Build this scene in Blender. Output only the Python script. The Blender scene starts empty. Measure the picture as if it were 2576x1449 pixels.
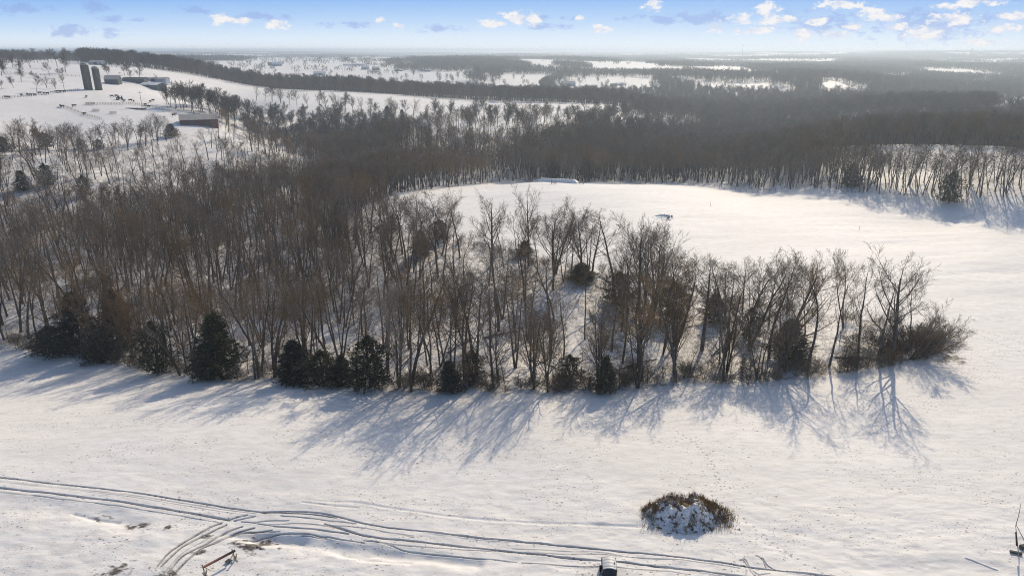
import bpy, math, random, numpy as np
from mathutils import Vector
random.seed(7); RNG = np.random.default_rng(11)
SC = bpy.context.scene
COL = SC.collection
# ------------------------------------------------------------------ camera, sky, sun, exposure
W, H, F = 2576.0, 1449.0, 1741.0          # working units for measured picture coordinates
CAMZ = 50.0
PITCH = math.radians(18.97)
cam = bpy.data.cameras.new('camera'); camo = bpy.data.objects.new('camera', cam); COL.objects.link(camo)
camo.location = (0, 0, CAMZ); camo.rotation_euler = (math.pi/2 - PITCH, 0, 0)
cam.sensor_fit = 'HORIZONTAL'; cam.angle = 2*math.atan(W/2/F); cam.clip_start = 0.5; cam.clip_end = 60000
SC.camera = camo
SUN_AZ, SUN_EL = math.radians(23.5), math.radians(34)
SUNV = Vector((math.sin(SUN_AZ)*math.cos(SUN_EL), math.cos(SUN_AZ)*math.cos(SUN_EL), math.sin(SUN_EL)))
sl = bpy.data.lights.new('sun', 'SUN'); sl.energy = 3.9; sl.angle = math.radians(0.5); sl.color = (1.0, 0.86, 0.65)
so = bpy.data.objects.new('sun', sl); COL.objects.link(so)
so.rotation_euler = (-SUNV).to_track_quat('-Z', 'Y').to_euler(); so.location = (0, 0, 200)
SC.view_settings.view_transform = 'Standard'; SC.view_settings.look = 'None'
SC.view_settings.gamma = 1; SC.view_settings.exposure = -0.12; SC.view_settings.use_curve_mapping = False
cy = SC.cycles
cy.max_bounces = 5; cy.diffuse_bounces = 2; cy.glossy_bounces = 1; cy.transmission_bounces = 2
cy.filter_width = 1.05; cy.use_denoising = True; cy.denoising_prefilter = 'NONE'; cy.volume_bounces = 0; cy.transparent_max_bounces = 4; cy.caustics_reflective = False; cy.caustics_refractive = False
cP, sP = math.cos(PITCH), math.sin(PITCH)

def ray(px, py):
    dx = (px - W/2)/F; dy = -(py - H/2)/F
    return np.array([dx, cP + dy*sP, -sP + dy*cP])

# world: sky texture for the light, pale winter horizon band and clouds low down
def build_world():
    w = bpy.data.worlds.new('World'); SC.world = w; w.use_nodes = True
    nt = w.node_tree; N = nt.nodes; L = nt.links
    for n in list(N): N.remove(n)
    out = N.new('ShaderNodeOutputWorld'); bg = N.new('ShaderNodeBackground')
    sky = N.new('ShaderNodeTexSky'); sky.sky_type = 'NISHITA'; sky.sun_disc = False
    sky.sun_elevation = SUN_EL; sky.sun_rotation = SUN_AZ; sky.air_density = 1.0; sky.dust_density = 1.6; sky.altitude = 300
    tc = N.new('ShaderNodeTexCoord')
    sep = N.new('ShaderNodeSeparateXYZ'); L.new(tc.outputs['Generated'], sep.inputs[0])
    def math_(op, a, b=None, c=None, clamp=False):
        n = N.new('ShaderNodeMath'); n.operation = op; n.use_clamp = clamp
        for i, v in enumerate((a, b, c)):
            if v is None: continue
            if isinstance(v, (int, float)): n.inputs[i].default_value = v
            else: L.new(v, n.inputs[i])
        return n.outputs[0]
    def mix(f, a, b):
        n = N.new('ShaderNodeMix'); n.data_type = 'RGBA'
        if isinstance(f, (int, float)): n.inputs[0].default_value = f
        else: L.new(f, n.inputs[0])
        for i, v in ((6, a), (7, b)):
            if isinstance(v, tuple): n.inputs[i].default_value = (*v, 1)
            else: L.new(v, n.inputs[i])
        return n.outputs[2]
    X, Y, Z = sep.outputs
    yy = math_('MAXIMUM', math_('ABSOLUTE', Y), 0.08)
    u = math_('DIVIDE', X, yy); v = math_('DIVIDE', Z, yy)
    comb = N.new('ShaderNodeCombineXYZ'); L.new(u, comb.inputs[0]); L.new(v, comb.inputs[1])
    # low sky colour by elevation
    ramp = N.new('ShaderNodeValToRGB'); L.new(math_('MULTIPLY', v, 1/0.16, clamp=True), ramp.inputs[0])
    el = ramp.color_ramp.elements
    K = 1/0.1
    def s(c): return tuple(x**2.2 for x in c)
    stops = [(0.0, (.97,1.0,1.03)), (0.10, (.91,.97,1.03)), (0.22, (.78,.89,1.02)), (0.36, (.64,.80,1.0)), (0.52, (.56,.735,1.0)), (1.0, (.46,.64,.97))]
    while len(el) < len(stops): el.new(0.5)
    for e, (p, c) in zip(el, stops): e.position = p; e.color = (*s(c), 1)
    # brighter toward the sun side
    side = math_('MULTIPLY', math_('ADD', u, 0.3), 0.12, clamp=True)
    low = mix(side, ramp.outputs[0], (0.78, 0.88, 1.0))
    # clouds by direction
    def ns(scale, detail, rough, sc=(1, 1, 1), off=(0, 0, 0)):
        m = N.new('ShaderNodeMapping'); L.new(comb.outputs[0], m.inputs[0]); m.inputs['Scale'].default_value = sc; m.inputs['Location'].default_value = off
        n = N.new('ShaderNodeTexNoise'); n.inputs['Scale'].default_value = scale; n.inputs['Detail'].default_value = detail; n.inputs['Roughness'].default_value = rough
        L.new(m.outputs[0], n.inputs['Vector']); return n
    n1 = ns(42, 6, 0.62, (1, 2.0, 1)); n2 = ns(14, 5, 0.6, (1, 3.6, 1), (3, 1, 0)); n3 = ns(120, 4, .6, (1, 1.6, 1), (1, 5, 0))
    def uv(px, py):
        r = ray(px, py); return r[0]/r[1], r[2]/r[1]
    def blobs(lst):
        acc = None
        for px, py, hw, hh in lst:
            u0, v0 = uv(px, py); a = abs(uv(px+hw, py)[0]-u0); b = abs(uv(px, py+hh)[1]-v0)
            m = N.new('ShaderNodeVectorMath'); m.operation = 'SUBTRACT'; L.new(comb.outputs[0], m.inputs[0]); m.inputs[1].default_value = (u0, v0, 0)
            q = N.new('ShaderNodeVectorMath'); q.operation = 'MULTIPLY'; L.new(m.outputs[0], q.inputs[0]); q.inputs[1].default_value = (1/a, 1/b, 0)
            l = N.new('ShaderNodeVectorMath'); l.operation = 'LENGTH'; L.new(q.outputs[0], l.inputs[0])
            val = math_('SUBTRACT', 1.0, l.outputs['Value'])
            acc = val if acc is None else math_('MAXIMUM', acc, val)
        return acc
    def smooth(x, a, b):
        n = N.new('ShaderNodeMapRange'); n.interpolation_type = 'SMOOTHSTEP'; L.new(x, n.inputs[0]); n.inputs[1].default_value = a; n.inputs[2].default_value = b
        return n.outputs[0]
    white = blobs([(560,50,40,20),(610,54,50,14),(698,62,34,17),(957,50,18,15),(1000,67,20,14),(1240,60,60,14),(1300,46,60,26),(1335,50,34,22),(1640,14,34,22),
                   (1508,74,34,14),(1460,45,14,9),(1925,30,42,32),(1955,52,85,16),(1862,48,38,20),(1800,68,40,20),(1900,78,74,11),(2115,12,80,18),(2200,36,50,24),
                   (2020,88,36,24),(2105,88,50,18),(2320,82,66,28),(2255,68,44,14),(2240,48,44,16),(2460,8,100,16),(2400,48,80,22),(2510,72,70,18),(2470,108,90,14),
                   (2150,66,34,14),(2050,55,40,16),(300,122,60,7),(2380,20,60,14),(2560,40,60,16)])
    wsp = blobs([(50,24,95,20),(225,18,66,20),(275,47,40,14),(490,28,70,14),(340,52,26,9),(170,78,90,22),(820,65,60,11),(900,62,60,12),(1100,72,90,14),(640,44,110,18),
                 (1385,45,90,10),(1600,45,80,12),(1690,55,90,14),(1770,50,120,26),(2060,60,160,40),(2350,60,260,60),(1380,68,90,12),(270,85,60,16)])
    e1 = math_('ADD', white, math_('MULTIPLY', math_('SUBTRACT', n1.outputs[0], 0.5), 3.0))
    e1 = math_('ADD', e1, math_('MULTIPLY', math_('SUBTRACT', n3.outputs[0], 0.5), 1.2))
    mw = math_('MULTIPLY', smooth(e1, 0.12, 0.75), smooth(white, -0.7, 0.1))
    e2 = math_('ADD', wsp, math_('MULTIPLY', math_('SUBTRACT', n1.outputs[0], 0.5), 4.0))
    md = math_('MULTIPLY', math_('MULTIPLY', smooth(e2, 0.1, 0.9), smooth(wsp, -0.3, 0.3)), 0.55)
    right = smooth(u, 0.15, 0.5)
    e3 = math_('ADD', math_('MULTIPLY', math_('SUBTRACT', n2.outputs[0], 0.5), 3.0), math_('MULTIPLY', math_('SUBTRACT', n1.outputs[0], 0.5), 1.2))
    band = math_('MULTIPLY', smooth(e3, 0.05, 0.8), 0.6)
    mr = math_('MULTIPLY', band, math_('ADD', math_('MULTIPLY', right, 0.85), 0.12))
    c = mix(md, low, s((.60,.70,.93)))
    c = mix(mr, c, s((.84,.89,1.0)))
    tone = mix(smooth(n1.outputs[0], 0.35, 0.6), s((.86,.89,.97)), s((1.0,.995,1.0)))
    c = mix(mw, c, tone)
    # hand over to the physical sky higher up
    STR = 0.15
    sc = N.new('ShaderNodeVectorMath'); sc.operation = 'SCALE'; L.new(c, sc.inputs[0]); sc.inputs['Scale'].default_value = 1/STR
    f = smooth(Z, 0.10, 0.30)
    tot = mix(f, sc.outputs[0], sky.outputs[0])
    L.new(tot, bg.inputs[0]); bg.inputs[1].default_value = STR; L.new(bg.outputs[0], out.inputs[0])
build_world()

# ------------------------------------------------------------------ helpers
def tag(o, label=None, cat=None, group=None, kind=None):
    if label: o['label'] = label
    if cat: o['category'] = cat
    if group: o['group'] = group
    if kind: o['kind'] = kind
    return o
def empty(name, loc, rz=0, scale=1):
    o = bpy.data.objects.new(name, None); COL.objects.link(o); o.location = loc; o.rotation_euler = (0, 0, rz)
    o.scale = (scale,)*3 if isinstance(scale, (int, float)) else scale; o.empty_display_size = .3
    return o
def mkmesh(name, V, Fc, mats):
    me = bpy.data.meshes.new(name); me.from_pydata(V, [], Fc)
    for m in mats if isinstance(mats, (list, tuple)) else [mats]: me.materials.append(m)
    return me
def link(name, me, parent=None):
    o = bpy.data.objects.new(name, me); COL.objects.link(o)
    if parent: o.parent = parent
    return o
class MB:
    def __init__(s): s.v = []; s.f = []
    def box(s, c, d, rz=0, rx=0, ry=0):
        b = len(s.v); hx, hy, hz = d[0]/2, d[1]/2, d[2]/2
        from mathutils import Euler
        R = Euler((rx, ry, rz)).to_matrix()
        for x, y, z in ((-1,-1,-1),(1,-1,-1),(1,1,-1),(-1,1,-1),(-1,-1,1),(1,-1,1),(1,1,1),(-1,1,1)):
            p = R @ Vector((x*hx, y*hy, z*hz)); s.v.append((p.x+c[0], p.y+c[1], p.z+c[2]))
        for q in ((0,3,2,1),(4,5,6,7),(0,1,5,4),(1,2,6,5),(2,3,7,6),(3,0,4,7)): s.f.append(tuple(b+i for i in q))
        return s
    def tube(s, pts, rad, n=6, cap=True):
        rings = []
        for i, p in enumerate(pts):
            p = Vector(p); a = Vector(pts[max(0, i-1)]); c = Vector(pts[min(len(pts)-1, i+1)])
            d = (c-a).normalized() if (c-a).length > 1e-9 else Vector((0,0,1))
            up = Vector((1,0,0)) if abs(d.x) < .8 else Vector((0,1,0))
            e1 = d.cross(up).normalized(); e2 = d.cross(e1)
            r = rad[i] if isinstance(rad, (list, tuple)) else rad
            b = len(s.v)
            for k in range(n):
                t = 2*math.pi*k/n; q = p + e1*(r*math.cos(t)) + e2*(r*math.sin(t)); s.v.append(tuple(q))
            rings.append(b)
        for a, b in zip(rings, rings[1:]):
            for k in range(n): s.f.append((a+k, a+(k+1) % n, b+(k+1) % n, b+k))
        if cap:
            s.f.append(tuple(rings[0]+k for k in range(n))); s.f.append(tuple(rings[-1]+k for k in reversed(range(n))))
        return s
    def prism(s, prof, axis_len, c=(0,0,0)):   # profile in x,z extruded along y
        n = len(prof); b = len(s.v)
        for sy in (-axis_len/2, axis_len/2):
            for x, z in prof: s.v.append((x+c[0], sy+c[1], z+c[2]))
        s.f.append(tuple(b+i for i in range(n))); s.f.append(tuple(b+n+i for i in reversed(range(n))))
        for i in range(n): j = (i+1) % n; s.f.append((b+i, b+n+i, b+n+j, b+j))
        return s
    def build(s, name, mat, parent=None, smooth=False):
        me = mkmesh(name, s.v, s.f, mat)
        if smooth: me.shade_smooth()
        return link(name, me, parent)

def mat(name, col, rough=.8, var=0.0, nscale=1.0, col2=None, rand=0.0, bump=0.0, metal=0, coords='Object', stretch=(1,1,1)):
    m = bpy.data.materials.new(name); m.use_nodes = True; nt = m.node_tree; N = nt.nodes; L = nt.links
    b = N['Principled BSDF']; b.inputs['Roughness'].default_value = rough; b.inputs['Metallic'].default_value = metal
    b.inputs['Specular IOR Level'].default_value = .25
    tc = N.new('ShaderNodeTexCoord'); mp = N.new('ShaderNodeMapping'); mp.inputs['Scale'].default_value = stretch
    L.new(tc.outputs[coords], mp.inputs[0])
    no = N.new('ShaderNodeTexNoise'); no.inputs['Scale'].default_value = nscale; no.inputs['Detail'].default_value = 4
    L.new(mp.outputs[0], no.inputs['Vector'])
    mx = N.new('ShaderNodeMix'); mx.data_type = 'RGBA'
    c2 = col2 or tuple(x*(1-var) for x in col)
    mx.inputs[6].default_value = (*col, 1); mx.inputs[7].default_value = (*c2, 1)
    mr = N.new('ShaderNodeMapRange'); L.new(no.outputs[0], mr.inputs[0]); mr.inputs[1].default_value = .35; mr.inputs[2].default_value = .65
    L.new(mr.outputs[0], mx.inputs[0]); c = mx.outputs[2]
    if rand:
        oi = N.new('ShaderNodeObjectInfo'); hs = N.new('ShaderNodeHueSaturation'); r2 = N.new('ShaderNodeMapRange')
        L.new(oi.outputs['Random'], r2.inputs[0]); r2.inputs[3].default_value = 1-rand; r2.inputs[4].default_value = 1+rand
        L.new(r2.outputs[0], hs.inputs['Value'])
        r3 = N.new('ShaderNodeMapRange'); mm = N.new('ShaderNodeMath'); mm.operation = 'FRACT'; m2 = N.new('ShaderNodeMath'); m2.operation = 'MULTIPLY'; m2.inputs[1].default_value = 7.31
        L.new(oi.outputs['Random'], m2.inputs[0]); L.new(m2.outputs[0], mm.inputs[0]); L.new(mm.outputs[0], r3.inputs[0]); r3.inputs[3].default_value = .55; r3.inputs[4].default_value = 1.3
        L.new(r3.outputs[0], hs.inputs['Saturation']); L.new(c, hs.inputs['Color']); c = hs.outputs[0]
    L.new(c, b.inputs['Base Color'])
    if bump:
        bp = N.new('ShaderNodeBump'); bp.inputs['Strength'].default_value = bump; L.new(no.outputs[0], bp.inputs['Height']); L.new(bp.outputs[0], b.inputs['Normal'])
    return m

# value noise on arrays
def _hash(ix, iy, seed):
    h = (ix.astype(np.int64)*374761393 + iy.astype(np.int64)*668265263 + seed*974634777) & 0xffffffff
    h = ((h ^ (h >> 13))*1274126177) & 0xffffffff
    return ((h ^ (h >> 16)) & 0xffff)/65535.0
def vnoise(x, y, seed=0):
    ix = np.floor(x); iy = np.floor(y); fx = x-ix; fy = y-iy; fx = fx*fx*(3-2*fx); fy = fy*fy*(3-2*fy)
    a = _hash(ix, iy, seed); b = _hash(ix+1, iy, seed); c = _hash(ix, iy+1, seed); d = _hash(ix+1, iy+1, seed)
    return (a*(1-fx)+b*fx)*(1-fy) + (c*(1-fx)+d*fx)*fy
def fbm(x, y, seed=0, o=3):
    s = 0; a = 1; t = 0
    for i in range(o): s = s + a*vnoise(x, y, seed+i*17); t += a; a *= .5; x = x*2.03+5; y = y*2.03+9
    return s/t - .5
def sstep(x, a, b):
    t = np.clip((x-a)/(b-a), 0, 1); return t*t*(3-2*t)

# ------------------------------------------------------------------ terrain heights
def at_dist(px, py, D):
    r = ray(px, py); k = D/math.hypot(r[0], r[1]); return r*k + np.array([0, 0, CAMZ])
def at_z(px, D, z):
    dx = (px - W/2)/F; y = D*.9
    for _ in range(30):
        x = dx*(y*cP + (CAMZ-z)*sP); y = math.sqrt(max(D*D - x*x, 1))
    return np.array([x, y, z])
CP = []
for px, py, D in [  # picture column, picture row, ground distance
    (200,470,300),(0,475,300),(500,430,335),(650,372,390),(400,352,392),(100,376,372),(300,366,380),(560,320,430),(100,330,430),(0,250,500),(230,226,545),
    (400,250,520),(100,200,620),(0,160,1000),(300,162,1000),(0,146,1600),(450,215,640),(380,172,1000),(640,216,800),(500,190,850),(850,229,740),(1040,241,700),
    (1300,255,680),(1570,269,650),(1200,349,400),(1050,345,405),(1400,340,430),(1200,300,545),(1000,297,545),(1400,296,545),(850,282,560),(1500,288,580),
    (750,196,1200),(700,161,1600),(600,165,1500),(900,184,1300),(1080,180,1300),(1200,200,1150),(1280,205,1150),(1500,217,1100),(1600,206,1150),(1480,222,1050),
    (1350,151,2100),(1560,156,2000),(1720,168,1700),(1850,208,1150),(1750,207,1150),(2100,214,1100),(2300,368,385),(2576,378,372),(2080,371,385),(2300,440,300),(2576,455,290),
    (600,278,520),(700,262,600)]:
    CP.append(at_dist(px, py, D))
for px, D, z in [
    *[(p, d, 0) for p in (-200,600,1288,2000,2700) for d in (22, 45, 70)],
    (-200,112,0),(0,108,0),(400,104,0),(700,99,0),(1300,95,0),(1800,98,0),(2250,104,0),(2600,110,0),
    (1300,128,-3.2),(1000,132,-4.2),(700,142,-6),(350,150,-7),(0,160,-7.5),(-200,165,-8),(1600,118,-2.6),(1900,114,-1.4),
    (1400,160,0),(1150,165,-.6),(960,185,-.8),(2200,128,0),(2600,140,0),(2576,190,.3),(1800,190,.4),(1300,220,.5),(2200,200,.6),(1000,235,0),
    (1350,276,0),(1000,258,-.5),(1700,270,.2),(2100,252,.2),(2500,230,.2),(700,190,-4),(400,200,-4.5),(100,210,-6),(700,240,-5),(300,250,-8),(0,255,-9),
    (900,320,-9),(1250,320,-8),(1600,320,-8),(1900,300,-5),(1400,360,-9),(1900,340,-3),(2350,262,-1.5),(2576,250,-1.5),
    (700,460,-8),(900,450,-9),(1000,500,-6),(1700,450,-14),(1700,600,-12),(1900,430,-10),(2300,440,-8),(2600,430,-8),(2200,560,-10),(2600,560,-6),
    (2350,700,3),(2150,640,-3),(2600,700,3),(1900,700,-12),(1900,900,-12),(2350,1000,-14),(2600,1000,-14),(600,600,-3),
    (1040,850,-4),(1300,850,-8),(640,950,2),(1570,800,-11),(850,900,-2),(1000,1100,-4),(1400,950,-7),
    *[(p, 2600, z) for p, z in ((-200,24),(400,22),(900,14),(1300,12),(1700,8),(2100,4),(2600,4))],
    *[(p, 5000, z) for p, z in ((-200,30),(400,24),(900,14),(1300,10),(1700,12),(2100,18),(2600,22))],
    *[(p, 9400, z) for p, z in ((-200,40),(200,40),(500,30),(900,18),(1300,6),(1700,16),(2000,28),(2300,38),(2600,42))]]:
    CP.append(at_z(px, D, z))
CP = np.array(CP)
KA = 1.6
def feat(x, y):
    D = np.hypot(x, y); return np.stack([np.arctan2(x, y)*KA, np.log(np.maximum(D, 5))], -1)
def tps(r2): return np.where(r2 > 1e-12, .5*r2*np.log(np.maximum(r2, 1e-12)), 0)
_f = feat(CP[:,0], CP[:,1]); n_ = len(CP)
K = tps(((_f[:,None]-_f[None])**2).sum(-1)) + np.eye(n_)*2e-4
P_ = np.c_[np.ones(n_), _f]
A = np.block([[K, P_], [P_.T, np.zeros((3,3))]])
sol = np.linalg.solve(A, np.r_[CP[:,2], 0, 0, 0])
NA, NL = 620, 900
RA = np.linspace(-.84, .84, NA); RL = np.linspace(math.log(20), math.log(9900), NL)
def raster_height():
    out = np.zeros((NA, NL))
    for i, a in enumerate(RA):
        q = np.stack([np.full(NL, a*KA), RL], -1)
        k = tps(((q[:,None]-_f[None])**2).sum(-1))
        out[i] = k @ sol[:n_] + np.c_[np.ones(NL), q] @ sol[n_:]
    return out
HR = raster_height()
def rsample(R, x, y):
    a = np.clip(np.arctan2(x, y), -.84, .84); l = np.log(np.clip(np.hypot(x, y), 20, 9890))
    fa = (a+.84)/1.68*(NA-1); fl = (l-RL[0])/(RL[-1]-RL[0])*(NL-1)
    ia = np.clip(fa.astype(int), 0, NA-2); il = np.clip(fl.astype(int), 0, NL-2); ta = fa-ia; tl = fl-il
    return (R[ia,il]*(1-ta)+R[ia+1,il]*ta)*(1-tl) + (R[ia,il+1]*(1-ta)+R[ia+1,il+1]*ta)*tl
def gz(x, y):
    x = np.asarray(x, float); y = np.asarray(y, float); D = np.hypot(x, y)
    z = rsample(HR, x, y)
    amp = sstep(D, 1300, 2600)
    z = z + amp*(26*fbm(x/620, y/620, 3, 3) + 14*fbm(x/1900, y/1500, 5, 2)); z = np.where(D > 1300, np.minimum(z, 44), z)
    z = z + sstep(D, 110, 260)*.8*fbm(x/30, y/30, 9, 3)
    return z
def gz1(x, y): return float(gz(np.array([x]), np.array([y]))[0])
def hit(px, py, dmin=21):
    r = ray(px, py); h = math.hypot(r[0], r[1]); D = np.exp(np.linspace(math.log(dmin), math.log(9500), 2600)); k = D/h
    x = r[0]*k; y = r[1]*k; z = CAMZ + r[2]*k; g = gz(x, y); b = np.nonzero(z < g)[0]
    i = b[0] if len(b) else len(D)-1
    if i > 0 and len(b):
        t = (z[i-1]-g[i-1])/((z[i-1]-g[i-1])-(z[i]-g[i])); xx = x[i-1]+(x[i]-x[i-1])*t; yy = y[i-1]+(y[i]-y[i-1])*t
    else: xx, yy = x[i], y[i]
    return np.array([xx, yy, gz1(xx, yy)])
def project(p):
    x, y, z = p[0], p[1], p[2]-CAMZ
    d = y*cP - z*sP; u = y*sP + z*cP
    return W/2 + F*x/d, H/2 - F*u/d
def inpoly(x, y, P):
    r = np.zeros(x.shape, bool); n = len(P); j = n-1
    for i in range(n):
        xi, yi = P[i][:2]; xj, yj = P[j][:2]
        if yi != yj:
            c = ((yi > y) != (yj > y)) & (x < (xj-xi)*(y-yi)/(yj-yi)+xi); r ^= c
        j = i
    return r
def wpoly(pts):
    out = []
    for q in pts:
        out.append(hit(*q) if len(q) == 2 else at_z(q[0], q[2], 0))
    return out
# open (unwooded) land, picture coordinates of its outline on the ground
FRONT = [(-700,840),(0,878),(120,892),(250,908),(400,936),(500,952),(680,958),(800,970),(930,978),(1300,988),(1500,988),(1700,966),(1900,962),(2050,946),(2200,928),(2330,903),(2372,868)]
BACK = [(2362,836),(2250,812),(2100,800),(1950,776),(1800,746),(1650,708),(1500,684),(1400,668),(1300,644),(1200,614),(1080,592),(960,562),(870,545)]
EDGE = [(950,506),(1100,475),(1250,459),(1320,456),(1650,459),(1800,464),(2000,475),(2150,487),(2300,494),(2576,503),(3300,520)]
POPEN = [(wpoly(FRONT+BACK+EDGE+[(3500,1449),(1288,1900),(-900,1449)]), 0.0),
 (wpoly([(2040,384),(2100,370),(2300,369),(2576,380),(3300,405),(3300,470),(2576,462),(2400,452),(2200,440),(2080,410)]), 0.0),
 (wpoly([(-700,378),(0,377),(110,378),(300,368),(400,348),(560,326),(545,297),(470,287),(405,266),(500,266),(600,290),(850,306),(1000,322),(1200,326),(1400,318),(1600,288),(1590,272),(1300,257),(1040,243),(850,231),(640,218),(500,192),(380,174),(250,163),(-700,150)]), 0.0),
 (wpoly([(980,302),(1180,303),(1400,310),(1480,352),(1400,372),(1200,380),(1090,372),(1035,350)]), .10),
 (wpoly([(1480,312),(1750,300),(1760,345),(1480,345)]), .35)]
SPARSE = [(wpoly([(-700,600),(0,575),(170,588),(330,540),(600,492),(790,430),(740,345),(620,324),(400,350),(300,371),(-700,382)]), .40)]
FARF = [wpoly(q) for q in ([(640,206),(560,186),(560,158),(700,151),(900,157),(1050,165),(1200,181),(1250,192),(1200,203),(1100,198),(900,192),(800,196)],
  [(1200,226),(1250,190),(1365,194),(1362,214),(1290,222)],[(1382,199),(1670,202),(1660,212),(1560,222),(1400,222)],[(1700,204),(1950,204),(2000,214),(1800,214)],
  [(2050,209),(2180,214),(2170,222),(2060,219)],[(1270,149),(1420,152),(1410,159),(1275,158)],[(1530,153),(1640,156),(1640,163),(1540,160)],[(1700,166),(1820,164),(1900,172),(1720,176)],
  [(-60,154),(200,150),(200,158),(-60,160)],[(2130,182),(2250,184),(2240,190),(2130,188)],[(2430,198),(2500,199),(2500,208),(2440,207)],[(2040,146),(2140,147),(2140,152),(2040,151)],
  [(560,150),(800,151),(1000,153),(1000,148),(600,146)],[(2410,158),(2480,158),(2480,162),(2410,162)],[(2480,258),(2700,250),(2700,285),(2500,278)],[(1800,176),(1950,178),(1940,184),(1800,182)])]
def nearer(P):
    c = np.mean([np.hypot(q[0], q[1]) for q in P]); out = []
    for q in P:
        d = np.hypot(q[0], q[1])
        out.append(q*(1-min(.3, .42*14/max(56-q[2], 20))) if d < c else q)
    return out
FARF = [nearer(P) for P in FARF]
GA, GL = np.meshgrid(RA, RL, indexing='ij'); GX = np.sin(GA)*np.exp(GL); GY = np.cos(GA)*np.exp(GL); GD = np.exp(GL)
PW = sstep(GD, 900, 1300)*GD/1200; PX = GX + PW*170*fbm(GX/150, GY/150, 21, 3); PY = GY + PW*260*fbm(GX/170, GY/170, 22, 3)
DEN = np.ones((NA, NL))
DEN[(GD < 480) & (GD > 300) & (GX < 0)] *= .95
for P, v in SPARSE: DEN[inpoly(GX, GY, P)] = v
for P, v in POPEN: DEN[inpoly(GX, GY, P)] = v
DEN[inpoly(GX, GY, wpoly([(415,322),(450,372),(600,372),(640,330),(560,318)]))] *= .12
DEN[GD < 80] = 0
fn = fbm(GX/230, GY/380, 31, 3) + .35*fbm(GX/900, GY/700, 33, 2)
faropen = (GD > 1350) & (fn > .075 - .05*sstep(GD, 3000, 7000))
DEN[faropen] = 0
left = (GA < -.2) & (GD > 850) & (GD < 3000); DEN[left & (fn > .02)] = 0
for P in FARF: DEN[inpoly(PX, PY, P)] = 0.02
DEN[(GD > 900) & (fbm(GX/70, GY/70, 35, 2) > .30) & (DEN > .5)] = .2
def density(x, y): return rsample(DEN, x, y)

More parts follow.
